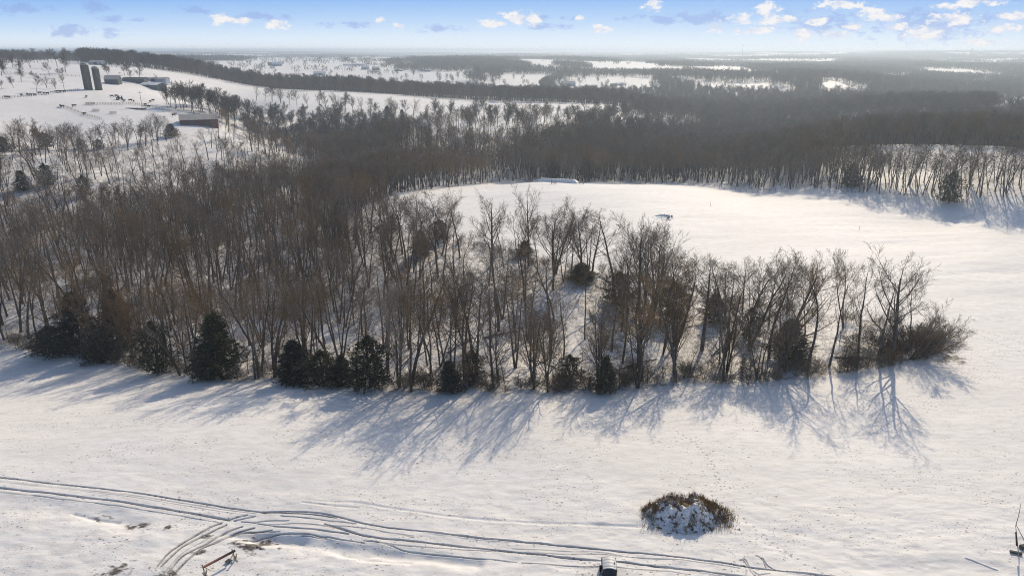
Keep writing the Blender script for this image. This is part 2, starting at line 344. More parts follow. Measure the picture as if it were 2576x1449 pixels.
# ------------------------------------------------------------------ ground detail: wheel ruts, footprints, bare patches
def gp(px, py):     # picture point on the flat near field
    r = ray(px, py); k = CAMZ/(-r[2]); return np.array([r[0]*k, r[1]*k])
def spl(pts, n=6):
    P = [np.array(p, float) for p in pts]; P = [2*P[0]-P[1]] + P + [2*P[-1]-P[-2]]; out = []
    for i in range(1, len(P)-2):
        for t in np.linspace(0, 1, n, endpoint=False):
            a, b, c, d = P[i-1:i+3]; out.append(.5*((2*b)+(-a+c)*t+(2*a-5*b+4*c-d)*t*t+(-a+3*b-3*c+d)*t**3))
    out.append(P[-2]); return out
def za(*p): return [((400+.2523*a)/1.00932, (1200+.2523*b)/1.00932) for a, b in p]
def zb(*p): return [((1450+.2523*a)/1.00932, (1200+.2523*b)/1.00932) for a, b in p]
RUTS = [  # (points, half width, depth, soil plus painted shade)
 ([(-80,1212.5),(0,1221),(322,1256),(644,1291),(656.3,1292.7),(668,1293.2)],.12,.20,.75),
 (za((1040,415),(1150,408),(1350,402),(1550,410),(1750,438),(1900,475),(2080,520),(2250,550),(2576,582))+[(1200,1350.5)]+zb((0,748),(500,800),(1100,865),(1740,940),(1950,965),(2060,975),(2700,1046)),.12,.18,.75),
 (za((1080,422),(1250,417),(1450,421),(1650,440),(1800,462)),.10,.12,.8),
 ([(-80,1238.5),(0,1247),(290,1279),(577,1311)],.15,.24,.65),(za((720,487),(800,462),(900,440)),.11,.14,.6),(za((770,492),(870,472),(980,450)),.11,.14,.6),
 (za((1170,538),(1400,560),(1600,580),(1750,600),(1920,620)),.13,.16,.6),
 (za((1680,520),(1850,570),(1950,605),(2100,645),(2300,668),(2576,690))+[(1200,1376)]+zb((0,862),(500,910),(1000,970),(1600,1033),(1750,1050)),.15,.22,.7),
 ([(-80,1249),(0,1257),(275,1288),(550,1318)],.06,.07,.4),([(-80,1224),(0,1231),(322,1264),(644,1296)],.05,.05,.3),([(-60,1226),(322,1268),(640,1302)],.05,.04,.2),
 (za((960,512),(1060,495),(1150,487),(1320,486)),.09,.11,.55),(za((1240,440),(1500,462),(1750,490),(2000,522)),.08,.10,.5),(za((1110,525),(1250,520),(1400,517),(1600,528),(1800,570),(1900,600)),.07,.08,.5),
 (za((840,500),(1000,515),(1180,538),(1300,548)),.08,.1,.5),
 (za((0,965),(130,820),(300,700),(450,610),(550,555),(640,520)),.17,.14,1.0),(za((40,965),(150,860),(250,770),(400,680),(560,600),(690,533)),.17,.14,1.0),
 (za((100,1020),(230,880),(350,800),(500,720),(620,640),(730,585),(850,545)),.17,.14,1.0),(za((150,1035),(280,910),(430,780),(600,700),(750,620),(860,585),(970,555)),.17,.14,1.0),
 (za((-30,1000),(90,870),(240,750),(400,645),(520,590)),.06,.06,.5),(za((60,1030),(190,890),(310,790),(440,715),(560,640)),.06,.06,.5),
 (za((620,690),(780,620),(900,600),(1150,575)),.12,.11,.7),(za((700,715),(850,665),(980,640),(1120,618),(1300,610),(1500,622),(1700,650)),.10,.10,.7),(za((660,650),(800,608),(950,590),(1230,590)),.06,.06,.5),
 (za((1450,632),(1700,660)),.06,.07,.5),(za((1700,645),(1850,675),(2080,705)),.07,.08,.5),(za((2070,685),(2250,705),(2576,740))+[(1449,1396)],.07,.08,.5),(za((2150,690),(2350,735),(2576,790))+[(1300,1412)],.07,.08,.5),
 (za((1780,540),(2000,560),(2300,600),(2576,655)),.06,.07,.45),(za((2240,595),(2576,640)),.05,.05,.4),
 (zb((0,820),(350,830),(700,870),(1100,895),(1700,960)),.05,.06,.5),(zb((-600,760),(0,795),(250,803),(500,840)),.04,.05,.4),(zb((-500,900),(0,940),(310,962)),.07,.09,.5),(zb((450,968),(900,1000),(1200,1040)),.05,.06,.5),
 (zb((1695,882),(1735,882),(1785,950)),.06,.09,.6),(zb((1735,866),(1760,880),(1795,948)),.06,.09,.6),(zb((1855,838),(1885,845),(1935,890),(1965,962)),.07,.10,.6),(zb((1910,862),(1930,865),(1975,925),(2065,976)),.07,.10,.6),
 (zb((1765,980),(1755,1040)),.06,.09,.4),(zb((1830,985),(1890,1030)),.06,.09,.5),(zb((1800,980),(1850,1040)),.06,.08,.4),(zb((1890,1030),(2000,1015)),.05,.08,.5),
 ([(2430,1405),(2465,1416),(2510,1432)],.12,.10,.1),
 ([(790,1265),(900,1268),(1000,1283),(1150,1300),(1400,1318),(1620,1330)],.25,.05,0),([(760,1268),(840,1276),(900,1280)],.18,.05,.1)]
FEET = [([(1790,1250),(1850,1290),(1900,1330),(1960,1375),(2030,1420),(2100,1452)],.8),([(1700,1085),(1740,1110),(1780,1150),(1805,1200),(1815,1240)],.7),
 ([(2330,806),(2420,828),(2500,860),(2600,898)],.8),([(2350,858),(2430,872),(2500,884),(2600,900)],.8),([(2400,815),(2480,835),(2600,870)],.8),
 ([(1460,1410),(1480,1416),(1530,1426)],.5),([(1140,1040),(1150,1090),(1160,1120)],.6),([(1450,1440),(1510,1452)],.7),([(1000,1000),(1120,1010),(1300,1030)],.9),([(2140,1030),(2220,1066),(2300,1070)],.5)]
SPOTS = [(628,1372,1.3,.45),(365,1334,.7,.4),(335,1336,.5,.5),(425,1336,.6,.3),(640,1368,.9,.3),(505,1392,.5,.4),(520,1352,.5,.3),(290,1448,.9,.45),(312,1434,.5,.35),(340,1420,.45,.3),(420,1447,1.,.3),
 (375,1328,.3,.25),(2390,905,1.8,.38),(2372,912,1.0,.3),(2412,914,1.2,.3),(2395,890,.9,.3),(650,1364,1.2,.4),(240,1318,1.6,.16),(215,1314,1.2,.12),(690,1370,1.6,.1)]
def rutfield(x, y):
    dz = np.zeros(x.shape); soil = np.zeros(x.shape); press = np.zeros(x.shape)
    near = np.nonzero((y < 130) & (y > 40))[0]; nx = x[near]; ny = y[near]; ddz = np.zeros(nx.shape); so_ = np.zeros(nx.shape)
    order = np.argsort(ny); nys = ny[order]
    def region(y0, y1, x0, x1):
        a = np.searchsorted(nys, y0); b = np.searchsorted(nys, y1); idx = order[a:b]
        return idx[(nx[idx] > x0) & (nx[idx] < x1)]
    wob = fbm(nx*.9, ny*.9, 77, 2); wob2 = fbm(nx*3.1, ny*3.1, 78, 2)
    for pts, hw, dp, sl_ in RUTS:
        hw = max(hw*.72, .06); sl_ = min(1, sl_*1.25)
        C = spl([gp(*p) for p in pts], 5); best = {}
        dmin = np.full(nx.shape, 9.0)
        for a, b in zip(C, C[1:]):
            m = 1.0; idx = region(min(a[1], b[1])-m, max(a[1], b[1])+m, min(a[0], b[0])-m, max(a[0], b[0])+m)
            if not len(idx): continue
            ab = b-a; l2 = max((ab**2).sum(), 1e-9); t = np.clip(((nx[idx]-a[0])*ab[0]+(ny[idx]-a[1])*ab[1])/l2, 0, 1)
            d = np.hypot(nx[idx]-a[0]-ab[0]*t, ny[idx]-a[1]-ab[1]*t); dmin[idx] = np.minimum(dmin[idx], d)
        s = dmin < 2
        d = dmin[s]*(1+.5*wob[s]+.35*wob2[s]); ddz[s] = np.minimum(ddz[s], -dp*(1+.9*wob2[s])*np.exp(-(d/hw)**2.0)) + .10*dp*wob2[s]*np.exp(-(d/(3.5*hw))**2) + .35*dp*np.exp(-((d-2.2*hw)/(.9*hw))**2)*(ddz[s] > -.03)
        so_[s] = np.maximum(so_[s], sl_*np.exp(-(d/(hw*.95))**2)*(1+1.0*wob[s]))  # soil mask, raised to paint shade into ruts where relief gives little
    for pts, step in FEET:
        C = spl([hit(*p)[:2] for p in pts], 8); acc = 0; side = 1
        for a, b in zip(C, C[1:]):
            l = np.hypot(*(b-a)); 
            while acc < l:
                p = a+(b-a)*acc/l; nrm = np.array([-(b-a)[1], (b-a)[0]])/l; p = p+nrm*.12*side+RNG.normal(0, .05, 2); side = -side; acc += step*random.uniform(.8, 1.2)
                s = .075 + .0006*p[1]
                idx = region(p[1]-.8, p[1]+.8, p[0]-.8, p[0]+.8); d2 = ((nx[idx]-p[0])**2+(ny[idx]-p[1])**2)/s**2
                ddz[idx] -= .075*np.exp(-d2); so_[idx] = np.maximum(so_[idx], .5*np.exp(-d2))
            acc -= l
    for px, py, r, k in SPOTS:
        p = gp(px, py); idx = region(p[1]-r*2, p[1]+r*2, p[0]-r*2, p[0]+r*2); d = np.hypot((nx[idx]-p[0])*.75, (ny[idx]-p[1])*1.4)/r
        nn = fbm(nx[idx]*1.7, ny[idx]*2.6, 91, 3)
        v = np.clip((k*1.6 - .5*d + 1.5*nn - .1)*3, 0, 1)*(d < 1.8)
        so_[idx] = np.maximum(so_[idx], v); ddz[idx] += .12*v*nn
    # scarp below the track
    for pts, hw, dp in (([(640,1352),(760,1364),(850,1378),(960,1392),(1090,1404),(1200,1418)], .8, .42), ([(560,1345),(640,1352),(760,1358)], .5, .18), ([(860,1392),(930,1408),(1030,1414)], .4, .2),
                        ([(-60,1285),(120,1298),(230,1312),(310,1322),(330,1334)], 1.6, .30), ([(190,1310),(250,1322),(300,1326)], .3, .16), ([(2230,1420),(2350,1432),(2500,1449)], 2.5, .18)):
        C = spl([gp(*p) for p in pts], 5); dmin = np.full(nx.shape, 99.0)
        for a, b in zip(C, C[1:]):
            m = 6; idx = region(min(a[1], b[1])-m, max(a[1], b[1])+m, min(a[0], b[0])-m, max(a[0], b[0])+m)
            ab = b-a; l2 = max((ab**2).sum(), 1e-9); t = np.clip(((nx[idx]-a[0])*ab[0]+(ny[idx]-a[1])*ab[1])/l2, 0, 1)
            d = np.hypot(nx[idx]-a[0]-ab[0]*t, ny[idx]-a[1]-ab[1]*t); dmin[idx] = np.minimum(dmin[idx], d)
        s = dmin < 6; d = dmin[s]*(1+.9*fbm(nx[s]*.45, ny[s]*.45, 55, 2)); ddz[s] -= dp*np.exp(-(d/hw)**2)
    dz[near] = ddz; soil[near] = np.clip(so_, 0, 1)
    return dz, soil
EDGEW = [hit(*p)[:2] for p in FRONT]
def fine(x, y, wood):
    D = np.hypot(x, y)
    z = .16*fbm(x/16, y/4.5, 41, 2) + .10*fbm(x/5, y/2.2, 43, 3)
    z += sstep(y, 105, 150)*(x > -10)*(.75*fbm((x+.25*y)/38, (y-.25*x)/8.5, 47, 3)+.9*fbm((x+.3*y)/90, (y-.3*x)/24, 49, 2)*sstep(x, 20, 60))*(1-wood)
    z += wood*(.5*fbm(x/4, y/4, 51, 3) + .25*fbm(x/1.2, y/1.2, 53, 2))
    z += .35*sstep(-y, -84, -56)*fbm(x/3.5, y/1.8, 57, 3)*sstep(-y, -80, -72)
    fade = 1-sstep(D, 350, 900)
    return z*fade
def build_ground():
    az = np.r_[np.linspace(-math.pi, -.80, 60)[:-1], np.linspace(-.80, .80, 1650), np.linspace(.80, math.pi, 60)[1:-1]]
    D = [0.5]
    for d in (5, 12, 20, 30, 38, 44): D.append(d)
    while D[-1] < 9800:
        d = D[-1]
        step = .6 if d < 52 else .075 if d < 88 else .16 if d < 112 else max(.22, d*.0028) if d < 330 else d*.006 if d < 1200 else d*.014
        D.append(d+step)
    D = np.array(D); na, nd = len(az), len(D)
    A_, D_ = np.meshgrid(az, D, indexing='xy')   # rows = rings
    x = (np.sin(A_)*D_).ravel(); y = (np.cos(A_)*D_).ravel()
    wood = density(x, y); wood[np.abs(np.repeat(az[None], nd, 0).ravel()) > .84] *= .0
    global ZMIN
    z = gz(x, y) + fine(x, y, wood)
    dz, soil = rutfield(x, y); z += dz
    back = (y < 0); z[back] = np.minimum(z[back], 30); ZMIN = float(z.min()); print('ZRANGE', z.min(), z.max())
    me = bpy.data.meshes.new('ground'); nv = na*nd
    co = np.stack([x, y, z], -1).astype(np.float32)
    i = np.arange(nd-1)[:,None]*na; j = np.arange(na)[None]; j2 = (j+1) % na
    q = np.stack([(i+j).ravel(), (i+na+j).ravel(), (i+na+j2).ravel(), (i+j2).ravel()], -1)[:, ::-1].astype(np.int32)
    me.vertices.add(nv); me.vertices.foreach_set('co', co.ravel())
    me.loops.add(q.size); me.loops.foreach_set('vertex_index', q.ravel())
    me.polygons.add(len(q)); me.polygons.foreach_set('loop_start', np.arange(0, q.size, 4, dtype=np.int32))
    me.polygons.foreach_set('use_smooth', np.ones(len(q), bool))
    for nm, arr in (('wood', wood), ('soil', soil)):  # soil also holds the painted rut shade
        a = me.attributes.new(nm, 'FLOAT', 'POINT'); a.data.foreach_set('value', arr.astype(np.float32))
    me.update(calc_edges=True)
    o = link('ground', me); tag(o, 'rolling snow covered farmland', None, None, 'structure')
    return o
def ground_material():
    m = bpy.data.materials.new('snow_ground'); m.use_nodes = True; nt = m.node_tree; N = nt.nodes; L = nt.links; b = N['Principled BSDF']
    b.inputs['Roughness'].default_value = .65; b.inputs['Specular IOR Level'].default_value = .2
    geo = N.new('ShaderNodeNewGeometry')
    def tex(kind, scale, sc=(1,1,1), detail=4, rough=.55):
        mp = N.new('ShaderNodeMapping'); mp.inputs['Scale'].default_value = sc; L.new(geo.outputs['Position'], mp.inputs[0])
        n = N.new(kind); n.inputs['Scale'].default_value = scale; L.new(mp.outputs[0], n.inputs['Vector'])
        if kind == 'ShaderNodeTexNoise': n.inputs['Detail'].default_value = detail; n.inputs['Roughness'].default_value = rough
        return n
    def rng(x, a, b_, c=0, d=1):
        n = N.new('ShaderNodeMapRange'); n.interpolation_type = 'SMOOTHSTEP'; L.new(x, n.inputs[0]); n.inputs[1].default_value = a; n.inputs[2].default_value = b_; n.inputs[3].default_value = c; n.inputs[4].default_value = d; return n.outputs[0]
    def mth(op, a, b_):
        n = N.new('ShaderNodeMath'); n.operation = op
        for i, v in enumerate((a, b_)):
            if isinstance(v, (int, float)): n.inputs[i].default_value = v
            else: L.new(v, n.inputs[i])
        return n.outputs[0]
    def mix(f, a, c):
        n = N.new('ShaderNodeMix'); n.data_type = 'RGBA'
        if isinstance(f, (int, float)): n.inputs[0].default_value = f
        else: L.new(f, n.inputs[0])
        for i, v in ((6, a), (7, c)):
            if isinstance(v, tuple): n.inputs[i].default_value = (*v, 1)
            else: L.new(v, n.inputs[i])
        return n.outputs[2]
    aw = N.new('ShaderNodeAttribute'); aw.attribute_name = 'wood'; as_ = N.new('ShaderNodeAttribute'); as_.attribute_name = 'soil'
    big = tex('ShaderNodeTexNoise', .035, (1, 2.2, 1), 4); mid = tex('ShaderNodeTexNoise', .45, (1, 2.6, 1), 5, .6); fin = tex('ShaderNodeTexNoise', 3.2, (1, 1.6, 1), 4, .6)
    snow = mix(rng(big.outputs[0], .35, .65), (.83,.805,.775), (.775,.75,.715))
    snow = mix(rng(mid.outputs[0], .40, .68), snow, (.72,.69,.655))
    # stubble flecks showing through thin snow
    v1 = tex('ShaderNodeTexVoronoi', 1.25, (1, 1.5, 1)); v2 = tex('ShaderNodeTexVoronoi', 2.6, (1, 1.4, 1))
    clus = tex('ShaderNodeTexNoise', .10, (1, 2.0, 1), 5, .65)
    f1 = mth('MULTIPLY', mth('LESS_THAN', v1.outputs['Distance'], .22), rng(clus.outputs[0], .40, .56)); 
    f2 = mth('MULTIPLY', mth('LESS_THAN', v2.outputs['Distance'], .24), rng(clus.outputs[0], .42, .60))
    fin_gate = rng(fin.outputs[0], .45, .6)
    fl = mth('MULTIPLY', mth('MAXIMUM', f1, f2), fin_gate)
    sepn = N.new('ShaderNodeSeparateXYZ'); L.new(geo.outputs['Position'], sepn.inputs[0])
    fl = mth('MULTIPLY', fl, rng(sepn.outputs[1], 105, 160, .85, .15))
    snow = mix(fl, snow, (.16,.115,.085))
    # leaf litter, brush and bare soil in the woods
    l1 = tex('ShaderNodeTexNoise', .9, (1,1,1), 6, .7); l2 = tex('ShaderNodeTexNoise', .12, (1,1,1), 3)
    lit = mth('MULTIPLY', rng(mth('ADD', l1.outputs[0], mth('MULTIPLY', mth('SUBTRACT', l2.outputs[0], .5), .5)), .50, .60), mth('MULTIPLY', rng(aw.outputs['Fac'], .15, .7), .62))
    snow = mix(lit, snow, (.17,.13,.10))
    s1 = tex('ShaderNodeTexNoise', 6, (1,1,1), 4)
    soil_shade_c = mix(rng(s1.outputs[0], .4, .6), (.06,.052,.045), (.15,.125,.10))  # dark tone for bare soil and for shade painted into the ruts
    snow = mix(mth('MULTIPLY', as_.outputs['Fac'], rng(fin.outputs[0], .25, .55, .6, 1)), snow, soil_shade_c)
    L.new(snow, b.inputs['Base Color'])
    bp = N.new('ShaderNodeBump'); bp.inputs['Strength'].default_value = .55; bp.inputs['Distance'].default_value = .12
    hh = mth('ADD', mid.outputs[0], mth('MULTIPLY', fin.outputs[0], .35)); L.new(hh, bp.inputs['Height']); L.new(bp.outputs[0], b.inputs['Normal'])
    return m
ground = build_ground(); ground.data.materials.append(ground_material())
GZ = gz
def surf(x, y):
    x = np.atleast_1d(np.asarray(x, float)); y = np.atleast_1d(np.asarray(y, float))
    return gz(x, y) + fine(x, y, density(x, y))
def surf1(x, y): return float(surf(x, y)[0])
def at(px, py):
    p = hit(px, py); p[2] = surf1(p[0], p[1]); return p

# ------------------------------------------------------------------ vegetation builders
M_BARK = mat('bark', (.105,.085,.068), .9, nscale=3, col2=(.065,.055,.046), rand=.25, bump=.4)
M_TWIG = mat('twigs', (.235,.16,.088), .9, nscale=.6, col2=(.145,.105,.064), rand=.35); M_TWIG2 = mat('dark_twigs', (.125,.092,.055), .9, nscale=.6, col2=(.08,.062,.042), rand=.35)
M_PALE = mat('pale_bark', (.42,.39,.35), .85, nscale=2, col2=(.28,.25,.22))
M_CEDAR = mat('cedar_needles', (.035,.045,.018), .85, nscale=1.1, col2=(.075,.064,.030), rand=.4)
M_TAN = mat('tan_twigs', (.16,.115,.065), .9, nscale=1.0, col2=(.10,.085,.05), rand=.2)
M_RED = mat('red_brown_twigs', (.105,.06,.045), .9, nscale=.8, col2=(.07,.05,.04))
def nrm(v): return v/np.sqrt((v*v).sum())
LCED = []
def grow(R, segs, p, d, L_, r, lv, cfg):
    n = cfg['n'][lv]; step = L_/n; pts = [p]; rad = [r]; dirs = [d]
    for i in range(n):
        d = nrm(d + R.normal(0, cfg['wob'][lv], 3) + np.array([0, 0, cfg['up'][lv]]))
        p = p + d*step; pts.append(p); t = (i+1)/n; rad.append(max(r*(1-cfg['tap'][lv]*t), cfg['rmin'])); dirs.append(d)
    segs.append((lv, pts, rad))
    if lv >= cfg['max']: return
    k = cfg['k'][lv]; t0 = cfg['t0'][lv]
    for j in range(k):
        t = t0 + (1-t0)*(j+R.random())/k; t = min(t, .995); f = t*n; i = min(int(f), n-1); q = pts[i]+(pts[i+1]-pts[i])*(f-i); dd = dirs[i+1]
        ang = math.radians(R.uniform(*cfg['ang'][lv])); a = R.normal(0, 1, 3); a = nrm(a - dd*(a@dd)); 
        nd = nrm(dd*math.cos(ang)+a*math.sin(ang))
        if lv == 0 and nd[2] < .15: nd[2] = .2; nd = nrm(nd)
        ln = L_*cfg['ratio'][lv]*(1-cfg['fall'][lv]*(t-t0)/(1-t0+1e-6))*R.uniform(.7, 1.2)
        rr = (rad[i]*(1-(f-i))+rad[i+1]*(f-i))*cfg['rr'][lv]
        grow(R, segs, q, nd, ln, max(rr, cfg['rmin']), lv+1, cfg)
def seg_mesh(segs, sides, cone_from):
    V = []; Fc = []; nb = 0
    for lv, pts, rad in segs:
        P = np.array(pts)
        if lv >= cone_from:   # a tapering three sided twig
            a = P[0]; bnd = P[-1]; m = P[len(P)//2]; d = nrm(bnd-a+1e-9); e = np.cross(d, (0,0,1) if abs(d[2]) < .9 else (1,0,0)); e = nrm(e); g = np.cross(d, e); r = rad[0]
            V += [a+e*r, a-e*.5*r+g*.87*r, a-e*.5*r-g*.87*r, m+e*r*.8, m-e*.4*r+g*.7*r, m-e*.4*r-g*.7*r, bnd]
            Fc += [(nb,nb+1,nb+4,nb+3),(nb+1,nb+2,nb+5,nb+4),(nb+2,nb,nb+3,nb+5),(nb+3,nb+4,nb+6),(nb+4,nb+5,nb+6),(nb+5,nb+3,nb+6)] if len(P) > 2 else [(nb,nb+1,nb+6),(nb+1,nb+2,nb+6),(nb+2,nb,nb+6)]
            nb += 7; continue
        n = sides[lv]; T = np.gradient(P, axis=0); e = None; st = nb
        for i in range(len(P)):
            d = nrm(T[i]); 
            if e is None: e = np.cross(d, (1,.1,0) if abs(d[0]) < .8 else (0,1,0))
            e = nrm(e - d*(e@d)); g = np.cross(d, e)
            for k in range(n):
                t = 2*math.pi*k/n; V.append(P[i]+rad[i]*(math.cos(t)*e+math.sin(t)*g))
            nb += n
        for i in range(len(P)-1):
            a = st+i*n; b = a+n
            for k in range(n): Fc.append((a+k, a+(k+1) % n, b+(k+1) % n, b+k))
    return [tuple(map(float, v)) for v in V], Fc
# every tree kind is modelled 16 m high (cedars 8, shrubs 3) and scaled
STY = {
 'forest': dict(n=[9,6,4,2,1], wob=[.045,.09,.14,.2,.2], up=[.03,.10,.06,.05,.03], tap=[.82,.75,.7,.6,.5], rmin=.011, max=4, k=[13,7,5,4], t0=[.36,.25,.2,.15],
                ang=[(25,55),(25,50),(25,55),(25,60)], ratio=[.40,.48,.52,.6], fall=[.55,.35,.3,.3], rr=[.42,.5,.5,.55]),
 'spread': dict(n=[7,8,5,2,1], wob=[.06,.06,.12,.17,.2], up=[.02,.075,.06,.05,.03], tap=[.72,.75,.7,.6,.5], rmin=.012, max=4, k=[13,8,6,5], t0=[.20,.22,.18,.15],
                ang=[(26,54),(22,42),(25,50),(25,55)], ratio=[.62,.42,.48,.55], fall=[.50,.35,.3,.3], rr=[.5,.48,.5,.5]),
 'lite': dict(n=[7,5,3,1], wob=[.06,.12,.18,.2], up=[.03,.10,.06,.04], tap=[.8,.7,.6,.5], rmin=.032, max=3, k=[18,9,8], t0=[.34,.22,.15],
                ang=[(25,58),(25,50),(25,60)], ratio=[.42,.5,.6], fall=[.5,.35,.3], rr=[.45,.5,.5]),
}
def bare_variant(seed, sty, lean=0.0, forks=1, r0=.21):
    r0 *= 1.25
    R = np.random.default_rng(seed); cfg = {k: (list(v) if isinstance(v, list) else v) for k, v in STY[sty].items()}; segs = []
    if sty == 'forest':
        cfg['t0'][0] = R.uniform(.2, .52); cfg['up'][1] = R.uniform(.02, .15); cfg['k'][0] = int(R.integers(9, 17)); q = R.uniform(-6, 14); cfg['ang'][0] = (25+q, 52+q); cfg['ratio'][0] = R.uniform(.32, .50); cfg['wob'][0] = R.uniform(.03, .10); cfg['wob'][1] = R.uniform(.07, .15)
    for k in range(forks):
        az = R.uniform(0, 6.28); l = lean + (.0 if forks == 1 else .16); d = nrm(np.array([math.cos(az)*l, math.sin(az)*l, 1]))
        grow(R, segs, np.array([0.05*k*math.cos(az), .05*k*math.sin(az), -.4]), d, 14.2 if forks == 1 else 13.5, r0*(1 if forks == 1 else .75), 0, cfg)
    tr = [s for s in segs if s[0] == 0]; cr = [s for s in segs if s[0] > 0]
    top = max(p[2] for s in cr for p in s[1])
    V, Fc = seg_mesh(tr, [7], 99); V2, F2 = seg_mesh(cr, [7,5,3,3], 3 if sty != 'lite' else 2)
    k = 16/top
    f = lambda q: [(x*k, y*k, z*k) for x, y, z in q]
    a = mkmesh('trunk', f(V), Fc, M_BARK); b = mkmesh('crown', f(V2), F2, M_TWIG2 if sty == 'lite' else M_TWIG); a.shade_smooth()
    return a, b
VAR = {'forest': [bare_variant(100+i, 'forest', r0=.15+.02*(i % 4), forks=2 if i in (3, 6, 10) else 1) for i in range(12)],
       'spread': [bare_variant(200+i, 'spread', r0=.25, forks=(1, 2, 1, 3)[i]) for i in range(4)],
       'lite': [bare_variant(300+i, 'lite', r0=.17, forks=2 if i == 2 else 1) for i in range(5)]}
def leaning_variant():
    R = np.random.default_rng(77); cfg = dict(STY['spread']); cfg['up'] = [.0,.035,.05,.05,.03]; segs = []
    for d, L_, r in (((.95,-.1,.62), 11.5, .19), ((.75,.25,.85), 11, .16), ((.98,-.25,.28), 10.5, .16), ((.5,-.3,1), 9.5, .13)):
        grow(R, segs, np.array([0, 0, -.3]), nrm(np.array(d)), L_, r, 0, cfg)
    V, Fc = seg_mesh([s for s in segs if s[0] == 0], [7], 99); V2, F2 = seg_mesh([s for s in segs if s[0] > 0], [7,5,3,3], 3)
    return mkmesh('trunk', V, Fc, M_BARK), mkmesh('crown', V2, F2, M_TWIG)
VAR['lean'] = [leaning_variant()]
def shrub_variant(seed, stems, mt, h=3.0, spread=.5, rmin=.009):
    R = np.random.default_rng(seed); cfg = dict(n=[4,3,2,1], wob=[.12,.18,.22,.2], up=[.08,.06,.05,.02], tap=[.7,.7,.6,.5], rmin=rmin, max=3, k=[6,5,4], t0=[.2,.15,.1],
        ang=[(20,50),(25,55),(25,60)], ratio=[.5,.55,.6], fall=[.3,.3,.3], rr=[.6,.6,.6]); segs = []
    for k in range(stems):
        az = R.uniform(0, 6.28); l = R.uniform(.05, spread*1.6); q = R.uniform(0, spread*.6)
        grow(R, segs, np.array([q*math.cos(az), q*math.sin(az), -.15]), nrm(np.array([math.cos(az)*l, math.sin(az)*l, 1])), h*R.uniform(.6, .95), .022, 0, cfg)
    V, Fc = seg_mesh([s for s in segs if s[0] == 0], [4], 99); V2, F2 = seg_mesh([s for s in segs if s[0] > 0], [4,3,3], 2)
    return mkmesh('stems', V, Fc, mt), mkmesh('twigs', V2, F2, mt)
SHR = [shrub_variant(400, 12, M_TWIG), shrub_variant(401, 18, M_RED, spread=.9), shrub_variant(402, 9, M_TWIG, spread=.4), shrub_variant(403, 16, M_TAN, spread=.7)]
def sapling_variant(seed):
    R = np.random.default_rng(seed); cfg = dict(n=[6,4,2,1], wob=[.10,.18,.2,.2], up=[.03,.05,.04,.02], tap=[.8,.7,.6,.5], rmin=.010, max=3, k=[14,7,5], t0=[.25,.2,.1],
        ang=[(35,70),(30,60),(25,60)], ratio=[.42,.5,.6], fall=[.4,.3,.3], rr=[.45,.55,.6]); segs = []
    grow(R, segs, np.array([0,0,-.3]), nrm(np.array([R.normal(0,.08), R.normal(0,.08), 1])), 5.8, .075, 0, cfg)
    V, Fc = seg_mesh([s for s in segs if s[0] == 0], [5], 99); V2, F2 = seg_mesh([s for s in segs if s[0] > 0], [5,3,3], 2)
    return mkmesh('trunk', V, Fc, M_BARK), mkmesh('crown', V2, F2, M_TWIG)
SAP = [sapling_variant(500+i) for i in range(5)]
def cedar_variant(seed, slim=1.0, n=1900, size=.30, lob=.42):
    R = np.random.default_rng(seed); Hh = 8.0; V = []; Fc = []
    ph = R.uniform(0, 6.28, 6)
    for i in range(n):
        t = R.random()**1.15; z = .35 + t*(Hh-.45); prof = (1-t)**.72*(.55+.45*min(1, t*7+.35))
        az = R.uniform(0, 6.28); lump = 1+lob*math.sin(3*az+ph[0]+z*1.3)+lob*.7*math.sin(5*az+ph[1]-z*2.3)+.12*math.sin(9*az+z*4+ph[2])
        prof = prof if seed % 2 else (max(0, 1-abs(t*1.75-.62)**2.4))**.6*.92*(1 if t < .9 else .6)
        rad = 2.0*slim*prof*lump*(.82+.3*((z*1.15+.25*math.sin(az*2+ph[3])) % 1.0))*(R.uniform(.08, 1.12)**.45)
        c = np.array([rad*math.cos(az), rad*math.sin(az), z+.15*rad])
        out = nrm(np.array([math.cos(az), math.sin(az), R.uniform(.1, 1.0)]))
        for k in range(3):
            d = nrm(out+R.normal(0, .55, 3)); e = nrm(np.cross(d, R.normal(0, 1, 3))); s = size*R.uniform(.6, 1.4); w = s*R.uniform(.22, .38)
            b = len(V); V += [c-e*w*.5, c+e*w*.5, c+d*s+e*w*.15, c+d*s*1.15-e*w*.3]; Fc.append((b, b+1, b+2, b+3))
    tm = MB().tube([(0,0,-.3),(0,0,3),(0.05,0,7.3)], [.15,.10,.02], 6)
    me = mkmesh('trunk', tm.v, tm.f, M_BARK)
    return me, mkmesh('crown', [tuple(map(float, v)) for v in V], Fc, M_CEDAR)
CED = [cedar_variant(600, 1.0), cedar_variant(601, .8), cedar_variant(602, 1.15, 2700), cedar_variant(603, .65, 1700)]
COUNT = {}
def place(name, var, loc, rz, scale, label, cat, group, parts=('trunk', 'crown')):
    e = empty(name, loc, rz, scale); tag(e, label, cat, group)
    for pn, me in zip(parts, var): link(pn, me, e)
    return e
def height_for(p, top_py):
    h = 1.0
    lo, hi = .5, 60
    for _ in range(40):
        mid = (lo+hi)/2
        if project((p[0], p[1], p[2]+mid))[1] > top_py: lo = mid
        else: hi = mid
    return (lo+hi)/2

